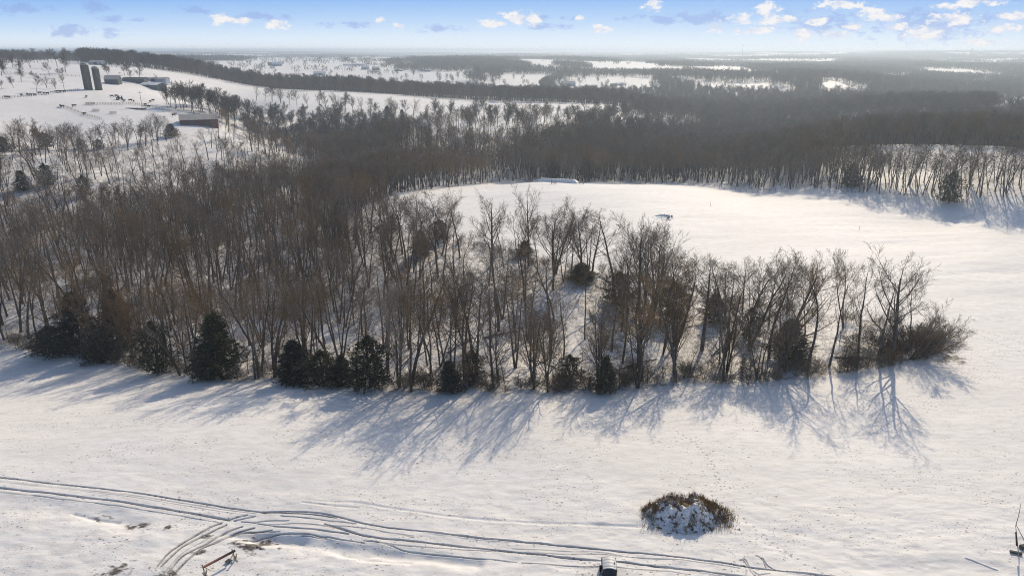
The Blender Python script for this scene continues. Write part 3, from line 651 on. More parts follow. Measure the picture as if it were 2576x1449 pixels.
# ---- large single trees of the grove: (column, base row, top row, kind, width factor, label)
HERO = [
 (2285,905,690,'lean',0,1.0,'low spreading bare tree leaning far out over snow at the grove\'s right tip'),
 (2240,912,622,'spread',0,1.3,'tall dark bare tree with fanned crown just left of the leaning tree'),
 (2205,908,655,'forest',1,1.0,'tall thin bare tree crowding the left side of the fan-crowned tree at the right tip'),
 (2155,915,668,'forest',2,1.0,'upright bare tree rising behind red-brown bush, right end of grove'),
 (2085,922,655,'forest',0,1.1,'straight slim bare tree standing alone left of the right end cluster'),
 (2030,930,640,'forest',4,1.2,'slender bare tree with narrow crown over the brown-green cedar'),
 (1975,915,612,'spread',2,1.1,'dark bare tree with wide forked crown right of the grove\'s round-headed tree'),
 (1935,900,622,'forest',5,1.1,'straight bare tree squeezed between two broad crowns above the brown-green cedar'),
 (1885,880,600,'spread',1,1.15,'tall round-headed bare tree dominating the right half of grove'),
 (1820,905,642,'forest',6,1.3,'twin-stemmed bare tree left of the round-headed tree'),
 (1765,880,632,'forest',7,1.3,'thin bare tree with fine pale twigs near middle of grove skyline'),
 (1700,870,618,'forest',3,1.4,'bare tree with two stems just right of the broad grove crown'),
 (1640,800,548,'spread',3,1.15,'broad bare tree with many upright limbs below the dark snow hollow'),
 (1605,790,527,'spread',0,1.15,'massive dark bare tree with dense fan of limbs, middle of grove'),
 (1548,760,530,'forest',1,1.3,'tall bare tree with light twigs left of the massive fan-limbed tree'),
 (1465,700,515,'spread',2,1.1,'open-crowned bare tree standing against the bright upper field'),
 (1398,688,476,'spread',1,1.15,'tall bare tree with two heavy stems against the upper field'),
 (1330,670,456,'spread',0,.85,'tallest narrow-topped bare tree beneath the pond bank'),
 (1236,668,464,'spread',2,1.05,'grand bare tree with wide V-shaped limbs against upper field'),
 (1157,650,468,'forest',0,1.3,'tall bare tree with straight trunk left of the V-limbed tree'),
 (1100,650,500,'forest',2,1.4,'bare tree with crooked crown at upper field\'s left corner'),
 (1058,648,503,'forest',4,1.4,'thin bare tree at the left corner of the upper field'),
 (1012,640,482,'forest',5,1.3,'tall dark bare tree before the woodland edge by upper field'),
 (1828,938,742,'spread',3,.8,'crooked low-forked bare tree at grove front, trunk splitting into a wide Y'),
 (1195,965,660,'forest',3,1.2,'slim bare tree rising from the front edge over the fallen log hollow'),
 (1378,985,760,'spread',1,.8,'bushy-crowned bare tree at the front edge, middle of woodland'),
 (1700,960,700,'forest',1,1.2,'tall straight bare tree at front edge right of the dark slim cedar'),
 (1605,975,745,'forest',6,1.2,'forked bare tree at the front edge just right of the dark slim cedar'),
 (690,950,700,'forest',2,1.3,'tall bare tree with pale trunk at front gap beside the row of cedars'),
 (855,700,500,'spread',3,.9,'thick-trunked old bare tree deep in the left part of woodland'),
 (470,935,768,'spread',0,.75,'tan-twigged bare tree between two dark cedars at left front edge'),
]
HSHORT = ['the leaning tree at right tip','the fan-crowned tree near right tip','the fan-crowned tree near right tip','the tree behind the red-brown bushes','the slim tree left of right-end cluster',
 'the tree over the brown-green cedar','the wide forked tree at right','the squeezed straight tree at right','the tall round-headed tree','the twin-stemmed tree at right','the pale-twigged skyline tree','the two-stemmed tree at centre right',
 'the many-limbed broad tree','the massive fan-limbed tree','the light-twigged tree at centre','the open-crowned back edge tree','the heavy two-stemmed back edge tree','the tallest tree beneath the bank','the V-limbed back edge tree',
 'the straight tree left of V-limbed one','the crooked tree by upper field corner','the thin upper field corner tree','the dark tree before upper field','the Y-forked front tree','the slim tree over the log hollow','the bushy-crowned front tree',
 'the straight front tree at centre right','the forked tree by the narrow cedar','the pale-trunked tree in front gap','the thick-trunked old tree','the tan-twigged tree at left']
CSHORT = ['the leftmost ragged cedar','the tall brown-green left cedar','the small round left cedar','the half-hidden slim cedar','the dark columnar left cedar','the large full left cedar','the low cedar beside it','the ragged-topped cedar',
 'the wide low row cedar','the small row cedar','the dark pointed cedar','the small leaning cedar','the brownish cedar','the very dark narrow cedar','the dim centre cedar','the broad brown-green right cedar','the cedar under the two-stemmed tree','the rounded back-edge cedar',
 'the ragged cedar at centre','the low wide back-edge cedar','the low right cedar']
def landmark_label(noun, x, y):
    q = sorted(LMK, key=lambda q: math.hypot(q[0]-x, q[1]-y)); c = []
    for b in q[:2]:
        dx, dy = x-b[0], y-b[1]; far = 'well ' if math.hypot(dx, dy) > 7 else 'just '
        c.append(f'{noun} {far}{"left" if dx < 0 else "right"} of {b[2]}' if abs(dx) > abs(dy) else f'{noun} {far}{"before" if dy < 0 else "behind"} {b[2]}')
        c.append(f'{noun} {far}{"left" if dx < 0 else "right"} of and {"before" if dy < 0 else "behind"} {b[2]}')
    for a, b in ((0,1),(0,2),(1,2),(0,3),(1,3),(2,3)):
        if q[a][2] != q[b][2]: c.append(f'{noun} between {q[a][2]} and {q[b][2]}')
    c = [k for k in c if len(k.split()) <= 16]
    for k in c:
        if k not in SEEN: SEEN.add(k); return k
    return c[0]
ORD = 'first second third fourth fifth sixth seventh eighth ninth tenth eleventh twelfth thirteenth fourteenth fifteenth sixteenth seventeenth eighteenth nineteenth twentieth'.split()
ORD += ['twenty-'+w for w in ORD[:9]] + ['thirtieth'] + ['thirty-'+w for w in ORD[:9]] + ['fortieth'] + ['forty-'+w for w in ORD[:9]]
used = []; LMK = []; SEEN = set()
for k, (px, by, ty, kind, vi, wf, lab) in enumerate(HERO):
    p = at(px, by); h = height_for(p, ty)
    if kind == 'lean': s = (h/19)
    else: s = h/16
    e = place('bare_tree', VAR[kind][vi], (p[0], p[1], p[2]), 0 if kind == 'lean' else random.uniform(0, 6.28), (s*wf, s*wf, s) if kind != 'lean' else s, lab, 'tree', 'large bare trees of the grove')
    used.append((p[0], p[1])); LMK.append((p[0], p[1], HSHORT[k]))
# ---- cedars: column, base row, top row, width in picture units, label
CEDARS = [
 (135,893,806,95,'broad ragged cedar, leftmost along the woodland front edge'),(208,880,708,110,'tall brown-green cedar standing behind the leftmost front cedars'),(256,908,832,80,'small round cedar right of the leftmost ragged cedar'),
 (303,880,700,90,'dark slim cedar half hidden among bare trees at left'),(400,938,785,80,'tall dark columnar cedar at a bend of the left front edge'),(556,948,760,115,'large full cedar right of the tan-twigged tree'),
 (520,955,850,70,'low cedar at the foot of the large full cedar'),(745,960,838,88,'cedar with ragged top, first of the middle cedar row'),(812,968,868,100,'wide low cedar in the middle of the cedar row'),
 (862,968,880,60,'small cedar beside the tallest of the cedar row'),(932,976,820,100,'dark pointed cedar, tallest at right of the cedar row'),(1132,985,895,62,'small leaning cedar on the front edge right of the cedar row'),
 (1190,960,868,60,'brownish cedar behind the small leaning cedar'),(1522,988,878,56,'very dark narrow cedar at the front edge, centre right'),(1432,960,880,60,'dim cedar left of the very dark narrow cedar'),
 (1982,905,785,92,'broad brown-green cedar near the right end of the grove'),(1690,800,692,80,'cedar near the back of grove under the two-stemmed tree'),(1795,810,728,70,'rounded cedar at the back edge, right half of grove'),
 (1555,765,668,80,'dark ragged cedar under the massive fan-limbed tree'),(1462,705,655,70,'low wide cedar on the back edge of grove'),(1885,850,760,60,'low cedar right of the rounded back-edge cedar'),
 (1320,640,600,46,'small cedar at back edge beneath the tallest narrow tree'),(1105,605,542,50,'cedar before the upper field\'s left corner'),(1060,640,570,50,'cedar left of the upper field corner cedar'),(985,580,535,36,'little cedar near the woodland\'s upper edge'),
 (1388,452,368,38,'tall dark cedar in the woods beyond the upper field'),(1478,455,385,38,'dark cedar right of the tall one beyond the upper field'),(992,452,380,50,'wide cedar in the woods left of the upper field'),
 (2385,512,418,55,'dark cedar in the tree strip beside the right hand field'),(2140,470,400,50,'cedar at left part of the strip by the right hand field'),(115,374,325,34,'tiered cedar on the ridge row at left'),(8,380,338,46,'round cedar cut by the left frame edge on the ridge'),
 (205,375,345,26,'small cedar at the foot of the ridge row'),(432,344,306,36,'blue-green cedar in front of the red-brown barn'),(250,376,345,24,'low cedar right of the small ridge row cedar'),
 (1012,298,272,16,'small round cedar under the ridge field\'s left trees'),(1072,298,276,15,'small pointed cedar under the ridge field trees'),(975,296,262,24,'darkest cedar in the ridge field row'),
 (120,470,400,40,'cedar on the sparse left slope'),(60,480,420,40,'cedar at the far left on the sparse slope'),(215,495,430,36,'cedar at the foot of the sparse slope')]
for k, (px, by, ty, wd, lab) in enumerate(CEDARS):
    p = at(px, by); h = height_for(p, ty)*.84; s = h/8.0
    depth = p[1]*cP + (CAMZ-p[2])*sP; wm = wd/F*depth*.98; base_w = (4.0, 3.2, 4.6, 2.6)[k % 4]
    (LMK.append((p[0], p[1], CSHORT[k])) if k < len(CSHORT) else None); used.append((p[0], p[1])); place('cedar', CED[k % 4], tuple(p), random.uniform(0, 6.28), (wm/base_w, wm/base_w, s), lab, 'evergreen tree', 'cedars')
# ---- woodland trees
def jitter_points(y0, y1, s, dmin, dmax, amax=.80):
    n = int(2*dmax*math.sin(amax)/s)+2; X, Y = np.meshgrid(np.arange(n)*s - n*s/2, np.arange(y0, y1, s)); X = X.ravel(); Y = Y.ravel()
    X = X + RNG.uniform(-.5, .5, X.shape)*s; Y = Y + RNG.uniform(-.5, .5, Y.shape)*s; D = np.hypot(X, Y); a = np.arctan2(X, Y)
    k = (D >= dmin) & (D < dmax) & (np.abs(a) < amax) & (Y > 0); return X[k], Y[k]
X, Y = jitter_points(60, 420, 4.3, 80, 420, .78); NEAR = 190
dn = density(X, Y); a_ = np.arctan2(X, Y); D_ = np.hypot(X, Y)
EDX = np.array([q[0] for q in EDGEW]); EDY = np.array([q[1] for q in EDGEW])
onedge = (Y < np.interp(X, EDX, EDY)+9) & (X < 62)
boost = np.where((a_ > -.12) & (D_ < 200), .33, np.where((a_ > -.22) & (D_ < 200), .6, np.where((a_ > 0) & (D_ < 420), 1.0, np.where(D_ < 116, 1.3, .74))))
boost = np.where(onedge, np.where(a_ < .05, 1.0, .6), boost)
keep = RNG.random(X.shape) < dn*boost*np.where(fbm(X/14, Y/14, 61, 2) > -.24, 1, .25)
X, Y = X[keep], Y[keep]
X2, Y2 = jitter_points(150, 470, 4.3, 215, 470, .78); d2_ = np.hypot(X2, Y2); k2 = (np.arctan2(X2, Y2) > np.where(d2_ > 250, -.27, -.05)) & ((d2_ < 420) | (X2 < 60)) & (RNG.random(X2.shape) < density(X2, Y2)*.8); X = np.r_[X, X2[k2]]; Y = np.r_[Y, Y2[k2]]
ok = np.ones(X.shape, bool)
for ux, uy in used: ok &= np.hypot(X-ux, Y-uy) > 1.8
X, Y = X[ok], Y[ok]; o_ = np.argsort(np.hypot(X, Y)); X, Y = X[o_], Y[o_]; Z = surf(X, Y)
def region_words(px, D, h):
    side = ('the far left end' if px < 330 else 'the left part' if px < 800 else 'the left middle' if px < 1200 else 'the right middle' if px < 1700 else 'the right part')
    row = ('front edge rows' if D < 116 else 'inner rows' if D < 140 else 'back rows')
    tall = ('tall' if h > 16.2 else 'middling' if h > 13 else 'short')
    return f'{tall} slim bare tree in the {row} at {side} of woodland', f'bare trees in the {row} at {side} of woodland'
stuff_pts = {('forest', i): [] for i in range(12)}; stuff_pts.update({('lite', i): [] for i in range(5)})
for i, (x, y, z) in enumerate(zip(X, Y, Z)):
    px, py = project((x, y, z)); D = math.hypot(x, y)
    edge = y < np.interp(x, EDX, EDY)+9 and x < 62
    h = random.uniform(16, 20.5) if (edge and px < 1250) else random.uniform(12, 17.5) if edge else random.uniform(13, 19)
    if px > 1750: h *= .86
    if 100 < px < 640 and edge: h *= random.uniform(.85, 1.0)
    vi = random.randrange(12); rz = random.uniform(0, 6.28)
    if i < NEAR and -60 < px < W+60:
        lab, grp = region_words(px, D, h); lab = landmark_label(('tall' if h > 16.2 else 'mid-height' if h > 13 else 'short')+' slim bare tree', x, y)
        wf = random.uniform(.85, 1.15)
        kind_ = VAR['spread'][vi % 4] if (edge and i % 5 < 2) else VAR['forest'][vi]
        if kind_ is VAR['spread'][vi % 4]: wf *= .8
        e_ = place('bare_tree', kind_, (x, y, z), rz, (h/16*wf, h/16*wf, h/16), lab, 'tree', grp); e_.rotation_euler = (random.gauss(0, .055), random.gauss(0, .055), rz)
    else:
        if D > 290 and x < 0: h *= .82
        stuff_pts[('forest', vi)].append((x, y, z, rz, h/16, random.uniform(.85, 1.2)))
# ---- countable single trees and tree rows farther out
FARTREES = [ # column, base row, top row
 (38,375,312),(72,374,322),(105,376,318),(135,374,322),(165,376,306),(200,376,316),(232,374,320),(262,374,308),(292,370,302),(322,368,312),(352,364,312),(382,358,312),(18,374,330),
 (92,232,190),(35,222,190),(140,224,196),(352,208,156),(330,206,176),(395,208,184),(5,226,200),(160,218,186),(118,222,188)]
for k, (px, by, ty) in enumerate(FARTREES):
    p = at(px, by); h = height_for(p, ty); sk = 'spread' if k % 3 == 0 else 'lite'; vi = k % 4; s = h/16
    on = by > 300
    lab = f'bare tree, {ORD[sorted(q[0] for q in FARTREES if q[1] > 300).index(px)]} from left in the ridge row under the farm field' if on else (f'large bare tree, {ORD[[330,352,395].index(px)]} from left beside the farm sheds' if px > 300 else f'bare tree, {ORD[sorted(q[0] for q in FARTREES if q[1] < 300).index(px)]} from left on the snowy pasture beside the silos')
    place('bare_tree', VAR[sk][vi], tuple(p), random.uniform(0, 6.28), (s*1.1, s*1.1, s), lab, 'tree', 'trees along the farm ridge' if on else 'trees around the farmstead')
for k in range(42):  # row on the lower edge of the long ridge field
    px = 640 + k*22.5 + random.uniform(-7, 7)
    by = np.interp(px, [640,850,1000,1200,1400,1570], [252,284,299,301,294,276]); p = at(px, by)
    h = random.uniform(11, 17) if px < 1300 else random.uniform(8, 12); s = h/16
    place('bare_tree', (VAR['spread'] if k % 3 == 0 else VAR['lite'])[k % 4], tuple(p), random.uniform(0, 6.28), (s*1.05, s*1.05, s), f'bare tree, {ORD[k]} from left in the row under the long ridge field', 'tree', 'tree row below the ridge field')
p = at(300, 455); h = height_for(p, 365); place('pale_tree', (bpy.data.meshes.new('x'),)*0 or VAR['spread'][0], tuple(p), .7, h/16, 'pale grey-barked bare tree on the sparse left slope', 'tree', None)
for c in bpy.data.objects[-1:]: pass
pt = [o for o in bpy.data.objects if o.name.startswith('pale_tree')][0]
for c in pt.children: c.data = c.data.copy(); c.data.materials.clear(); c.data.materials.append(M_PALE)
# ---- the rest of the near woods and the middle-distance woods: one mass
X, Y = jitter_points(200, 1250, 5.3, 420, 1250, .76)
D_ = np.hypot(X, Y); keep = RNG.random(X.shape) < density(X, Y)*np.where(D_ > 700, .75, 1)*np.where(fbm(X/40, Y/40, 63, 2) > -.27, 1, .3); X, Y = X[keep], Y[keep]; Z = surf(X, Y)
for x, y, z in zip(X, Y, Z):
    stuff_pts[('lite', random.randrange(5))].append((x, y, z, random.uniform(0, 6.28), random.uniform(11, 16.5)/16, random.uniform(.9, 1.25)))
for hl, st in (([(0,189),(30,187),(62,188)], 7),([(120,193),(205,197)], 7),([(255,194),(345,190)], 8),([(0,168),(110,171)], 9),([(262,170),(385,173)], 8),([(30,208),(75,206)], 9),([(400,168),(500,186)], 16),([(0,160),(300,163)], 12)):
    W_ = [hit(*q)[:2] for q in hl]
    for a, b in zip(W_, W_[1:]):
        for t in np.arange(0, 1, st/max(np.hypot(*(b-a)), 1)):
            x, y = a+(b-a)*(t+random.uniform(-.02, .02)); x += random.gauss(0, 2.5); y += random.gauss(0, 4); stuff_pts[('lite', random.randrange(5))].append((x, y, surf1(x, y), random.uniform(0, 6.28), random.uniform(6, 13)/16, random.uniform(1.1, 1.6)))
def first_tree(mesh):   # a real tree of the scene that carries this mesh
    for o in bpy.data.objects:
        if o.data is mesh: return o
def woodland(name, label, cat, table, meshes):
    keys = [k for k in table if table[k]]; V = []; vi = []; rot = []; scl = []
    for n, k in enumerate(keys):
        for x, y, z, rz, s, wf in table[k]: V.append((x, y, z)); vi.append(n); rot.append((random.gauss(0, .05), random.gauss(0, .05), rz)); scl.append((s*wf, s*wf, s))
    me = bpy.data.meshes.new(name); me.from_pydata(V, [], [])
    a = me.attributes.new('vi', 'INT', 'POINT'); a.data.foreach_set('value', np.array(vi, np.int32))
    a = me.attributes.new('rot', 'FLOAT_VECTOR', 'POINT'); a.data.foreach_set('vector', np.array(rot, np.float32).ravel())
    a = me.attributes.new('scl', 'FLOAT_VECTOR', 'POINT'); a.data.foreach_set('vector', np.array(scl, np.float32).ravel())
    o = link(name, me); tag(o, label, cat, None, 'stuff')
    ng = bpy.data.node_groups.new(name, 'GeometryNodeTree'); ng.interface.new_socket('Geometry', in_out='INPUT', socket_type='NodeSocketGeometry'); ng.interface.new_socket('Geometry', in_out='OUTPUT', socket_type='NodeSocketGeometry')
    N = ng.nodes; L = ng.links; gi = N.new('NodeGroupInput'); go = N.new('NodeGroupOutput'); jn = N.new('GeometryNodeJoinGeometry')
    def attr(nm, ty): n = N.new('GeometryNodeInputNamedAttribute'); n.data_type = ty; n.inputs[0].default_value = nm; return n.outputs[0]
    av, ar, as_ = attr('vi', 'INT'), attr('rot', 'FLOAT_VECTOR'), attr('scl', 'FLOAT_VECTOR')
    for n, k in enumerate(keys):
        c = N.new('FunctionNodeCompare'); c.data_type = 'INT'; c.operation = 'EQUAL'; L.new(av, c.inputs[2]); c.inputs[3].default_value = n
        g = N.new('GeometryNodeJoinGeometry')
        for m in meshes(k):
            oi = N.new('GeometryNodeObjectInfo'); oi.transform_space = 'ORIGINAL'; oi.inputs[0].default_value = first_tree(m); L.new(oi.outputs['Geometry'], g.inputs[0])
        gi2 = N.new('GeometryNodeGeometryToInstance'); L.new(g.outputs[0], gi2.inputs[0])
        ip = N.new('GeometryNodeInstanceOnPoints'); L.new(gi.outputs[0], ip.inputs['Points']); L.new(c.outputs[0], ip.inputs['Selection']); L.new(gi2.outputs[0], ip.inputs['Instance'])
        L.new(ar, ip.inputs['Rotation']); L.new(as_, ip.inputs['Scale']); L.new(ip.outputs[0], jn.inputs[0])
    L.new(jn.outputs[0], go.inputs[0]); md = o.modifiers.new('trees', 'NODES'); md.node_group = ng
    return o, len(V)
_, nw = woodland('woodland', 'dense bare brown woods filling the valleys beyond the nearest trees', 'woods', stuff_pts, lambda k: VAR[k[0]][k[1]])
print('WOODLAND', nw)
# ---- far woods to the horizon
def far_woods():
    VV = []; FF = []; nb = 0
    for d0, d1, s, n, hw in ((1250,1900,8.5,22,.40),(1900,3000,14,16,.8),(3000,5000,24,14,1.7),(5000,9400,46,12,3.6)):
        X, Y = jitter_points(d0*.7, d1, s, d0, d1, .76); k = RNG.random(X.shape) < density(X, Y)*.95; X, Y = X[k], Y[k]; Z = gz(X, Y); m = len(X)
        if d0 < 3000:
            HX = []; HY = []
            for hl in ([(560,188),(700,192),(900,202),(1080,205)],[(850,158),(1000,176),(1110,186),(1200,196)],[(640,172),(760,176),(900,180)],[(1250,192),(1262,215)],[(1370,195),(1365,218)],[(700,204),(820,214),(960,222)],[(1390,200),(1500,202),(1680,204)],[(1700,205),(2000,207)],[(0,152),(120,156),(220,158)],[(900,186),(1000,192),(1150,190)]):
                W_ = [hit(*q)[:2] for q in hl]
                for a, b in zip(W_, W_[1:]):
                    q = max(2, int(np.hypot(*(b-a))/11)); t = RNG.random(q); HX.append(a[0]+(b[0]-a[0])*t+RNG.normal(0, 3, q)); HY.append(a[1]+(b[1]-a[1])*t+RNG.normal(0, 3, q))
            HX = np.concatenate(HX); HY = np.concatenate(HY); hd = np.hypot(HX, HY); kk = (hd >= d0) & (hd < d1)
            X = np.r_[X, HX[kk]]; Y = np.r_[Y, HY[kk]]; Z = gz(X, Y); m = len(X)
        hgt = RNG.uniform(8, 13, m)*(1+.7*fbm(X/90, Y/90, 67, 2))
        c = np.stack([X, Y, Z], -1)[:,None]; R = RNG
        # upward strokes spread through each crown
        u = R.uniform(-1, 1, (m, n)); v = R.uniform(-1, 1, (m, n)); zz = R.uniform(.0, .72, (m, n))*hgt[:,None]
        w = s*.62*(.75+.25*np.sin(math.pi*np.clip(zz/hgt[:,None], 0, 1)))
        a = c + np.stack([u*w, v*w, zz], -1)
        ln = R.uniform(.22, .45, (m, n))*hgt[:,None]; lean = R.normal(0, .35, (m, n, 2))*ln[...,None]
        tip = a + np.stack([lean[...,0], lean[...,1], ln], -1); tip[...,2] = np.minimum(tip[...,2], c[...,2]+hgt[:,None]*(1-.25*(u*u+v*v)/2))
        az = R.uniform(0, math.pi, (m, n)); off = np.stack([np.cos(az), np.sin(az), 0*az], -1)*hw
        P = np.stack([a-off, a+off, tip+off*.35, tip-off*.35], 2).reshape(-1, 3); q = np.arange(len(P)).reshape(-1, 4)+nb; nb += len(P); VV.append(P); FF.append(q)
    V = np.concatenate(VV).astype(np.float32); Q = np.concatenate(FF).astype(np.int32)
    me = bpy.data.meshes.new('distant_woods'); me.vertices.add(len(V)); me.vertices.foreach_set('co', V.ravel()); me.loops.add(Q.size); me.loops.foreach_set('vertex_index', Q.ravel())
    me.polygons.add(len(Q)); me.polygons.foreach_set('loop_start', np.arange(0, Q.size, 4, dtype=np.int32)); me.update(calc_edges=True); me.materials.append(mat('far_twigs', (.11,.085,.055), .9, nscale=.012, col2=(.05,.052,.036)))
    o = link('distant_woods', me); tag(o, 'far-off bare woods fading into haze toward the horizon', 'woods', None, 'stuff'); print('FAR', len(Q))
far_woods()
# ---- saplings and shrubs along the edges
def along(poly, n):
    P = [hit(*q)[:2] for q in poly]; L_ = [0]
    for a, b in zip(P, P[1:]): L_.append(L_[-1]+np.hypot(*(b-a)))
    t = (np.arange(n)+RNG.uniform(0, 1, n))/n*L_[-1]; return np.stack([np.interp(t, L_, [p[0] for p in P]), np.interp(t, L_, [p[1] for p in P])], -1)
FR = [q for q in FRONT if q[0] >= 0]
E1 = along(FR, 95)
for k, (x, y) in enumerate(E1):
    x += random.uniform(-.8, .8); y += random.uniform(.4, 5.5); z = surf1(x, y); px, py = project((x, y, z)); side = 'left' if px < 700 else 'middle' if px < 1500 else 'right'
    h = random.uniform(4.0, 8.0) if px < 1600 else random.uniform(3.2, 6.2)
    place('sapling', SAP[k % 5], (x, y, z), random.uniform(0, 6.28), h/6.3, landmark_label(('tall' if h > 6 else 'short')+' bare sapling', x, y), 'sapling', f'saplings on the {side} front edge')
E2 = along(FR, 120)
for k, (x, y) in enumerate(E2):
    y += random.uniform(-.2, 3.0); z = surf1(x, y); px, py = project((x, y, z)); side = 'left' if px < 700 else 'middle' if px < 1500 else 'right'
    sz = random.uniform(.5, 1.25); place('shrub', SHR[(0, 2, 0, 3)[k % 4]], (x, y, z), random.uniform(0, 6.28), sz, landmark_label(('large' if sz > .9 else 'low')+' leafless'+(' tan' if k % 4 == 3 else '')+' shrub', x, y), 'shrub', f'shrubs on the {side} front edge', ('stems', 'twigs'))
E3 = along(BACK[:-2], 46)
for k, (x, y) in enumerate(E3):
    y -= random.uniform(0, 3.5); z = surf1(x, y)
    place('shrub', SHR[(3, 0, 1, 2)[k % 4]], (x, y, z), random.uniform(0, 6.28), random.uniform(.5, 1.15), landmark_label('back-edge '+('tan' if k % 4 == 0 else 'red-brown' if k % 4 == 2 else 'grey-brown')+' shrub', x, y), 'shrub', 'shrubs on the back edge', ('stems', 'twigs'))
for k, (px, py, s) in enumerate([(2250,890,1.5),(2290,892,1.6),(2320,880,1.4),(2270,870,1.5),(2225,880,1.4),(2335,862,1.1),(2300,860,1.3),(2190,878,1.2),(2245,905,1.0),(2150,870,1.2),(2345,880,.9)]):
    p = at(px, py); place('thicket_bush', SHR[1], tuple(p), k*1.3, (s*1.15, s*1.15, s), landmark_label('dense red-brown thicket bush', p[0], p[1]), 'bush', 'red-brown thicket at the right tip', ('stems', 'twigs'))
# ---- undergrowth inside the woods: uncountable
def undergrowth():
    X, Y = jitter_points(80, 240, .95, 90, 235, .78); dn = density(X, Y); k = (RNG.random(X.shape) < (dn > .3)*np.where(fbm(X/6, Y/6, 71, 2) > .02, .75, .12)); X, Y = X[k], Y[k]; Z = surf(X, Y); m = len(X); n = 5
    c = np.stack([X, Y, Z-.05], -1)[:,None]; a = c + np.concatenate([RNG.normal(0, .35, (m, n, 2)), np.zeros((m, n, 1))], -1)
    ln = RNG.uniform(.5, 1.9, (m, n)); lean = RNG.normal(0, .45, (m, n, 2))*ln[...,None]; tip = a + np.stack([lean[...,0], lean[...,1], ln], -1)
    az = RNG.uniform(0, math.pi, (m, n)); off = np.stack([np.cos(az), np.sin(az), 0*az], -1)*.016; off2 = np.stack([-np.sin(az), np.cos(az), 0*az], -1)*.016
    P = np.stack([a-off, a+off*.5+off2, a+off*.5-off2, tip], 2).reshape(-1, 3); b = np.arange(m*n)[:,None]*4
    T = np.concatenate([b+np.array([[0,1,3]]), b+np.array([[1,2,3]]), b+np.array([[2,0,3]])]).astype(np.int32)
    me = bpy.data.meshes.new('undergrowth'); me.vertices.add(len(P)); me.vertices.foreach_set('co', P.astype(np.float32).ravel()); me.loops.add(T.size); me.loops.foreach_set('vertex_index', T.ravel())
    me.polygons.add(len(T)); me.polygons.foreach_set('loop_start', np.arange(0, T.size, 3, dtype=np.int32)); me.update(calc_edges=True); me.materials.append(M_TWIG)
    tag(link('undergrowth', me), 'leafless brush and stems covering the woodland floor', 'undergrowth', None, 'stuff')
undergrowth()
for k, (x, y) in enumerate(along([q for q in FRONT if q[0] >= 900], 46)):
    y += random.uniform(-.9, 6); x += random.gauss(0, 2.2); place('shrub', SHR[(1, 0, 2, 1)[k % 4]], (x, y, surf1(x, y)), random.uniform(0, 6.28), random.uniform(.6, 1.3), landmark_label('tangled '+('red-brown' if k % 4 in (0, 3) else 'grey-brown')+' shrub', x, y), 'shrub', 'tangled shrubs behind the front edge', ('stems', 'twigs'))
# ---- fallen logs
M_SNOW = mat('packed_snow', (.80,.80,.80), .6, var=.06, nscale=2, bump=.3)
for k, (x0, y0, x1, y1, r, lab) in enumerate([(1215,852,1300,835,.22,'long fallen log lying across the snowy hollow'),(1790,895,1850,850,.2,'fallen log propped on the slope behind the Y-forked tree'),(1125,890,1190,850,.2,'fallen trunk left of the hollow'),
   (1560,930,1650,905,.16,'thin snow-dusted log right of the very dark narrow cedar'),(2100,898,2200,905,.16,'long thin log lying under the trees near the grove\'s right end'),(1000,760,1060,742,.2,'fallen log high on the ravine slope'),
   (720,712,800,690,.25,'old fallen trunk deep in the left middle woods'),(1330,905,1395,925,.15,'crooked fallen limb near the front edge, centre'),(1960,925,2040,905,.14,'bent fallen limb under the brown-green cedar'),(2340,880,2388,896,.12,'broken limb on snow beyond the thicket')]):
    a = at(x0, y0); b = at(x1, y1); r0 = empty('fallen_log', tuple(a)); tag(r0, lab, 'log', 'fallen logs'); d = b-a; n = 6; pts = [tuple(d*t+np.array([0, 0, r*.6+.25*math.sin(t*3.1)*random.random()])) for t in np.linspace(0, 1, n)]
    MB().tube(pts, [r*(1-.5*i/n) for i in range(n)], 7).build('stem', M_BARK, r0, True)
    MB().tube([(p[0], p[1], p[2]+r*.62*(1-.5*i/n)) for i, p in enumerate(pts)], [r*.55*(1-.5*i/n) for i in range(n)], 6).build('snow_cap', M_SNOW, r0, True)
    L3 = np.linalg.norm(d)
    for t in (.45, .65, .85):
        p = np.array(pts[int(t*(n-1))]); q = p + np.array([random.uniform(-1, 1)*L3*.15, random.uniform(-1, 1)*L3*.15, random.uniform(.4, 1.3)]); MB().tube([tuple(p), tuple((p+q)/2+np.array([0,0,.15])), tuple(q)], [r*.35, r*.25, .02], 5).build('branch', M_BARK, r0)

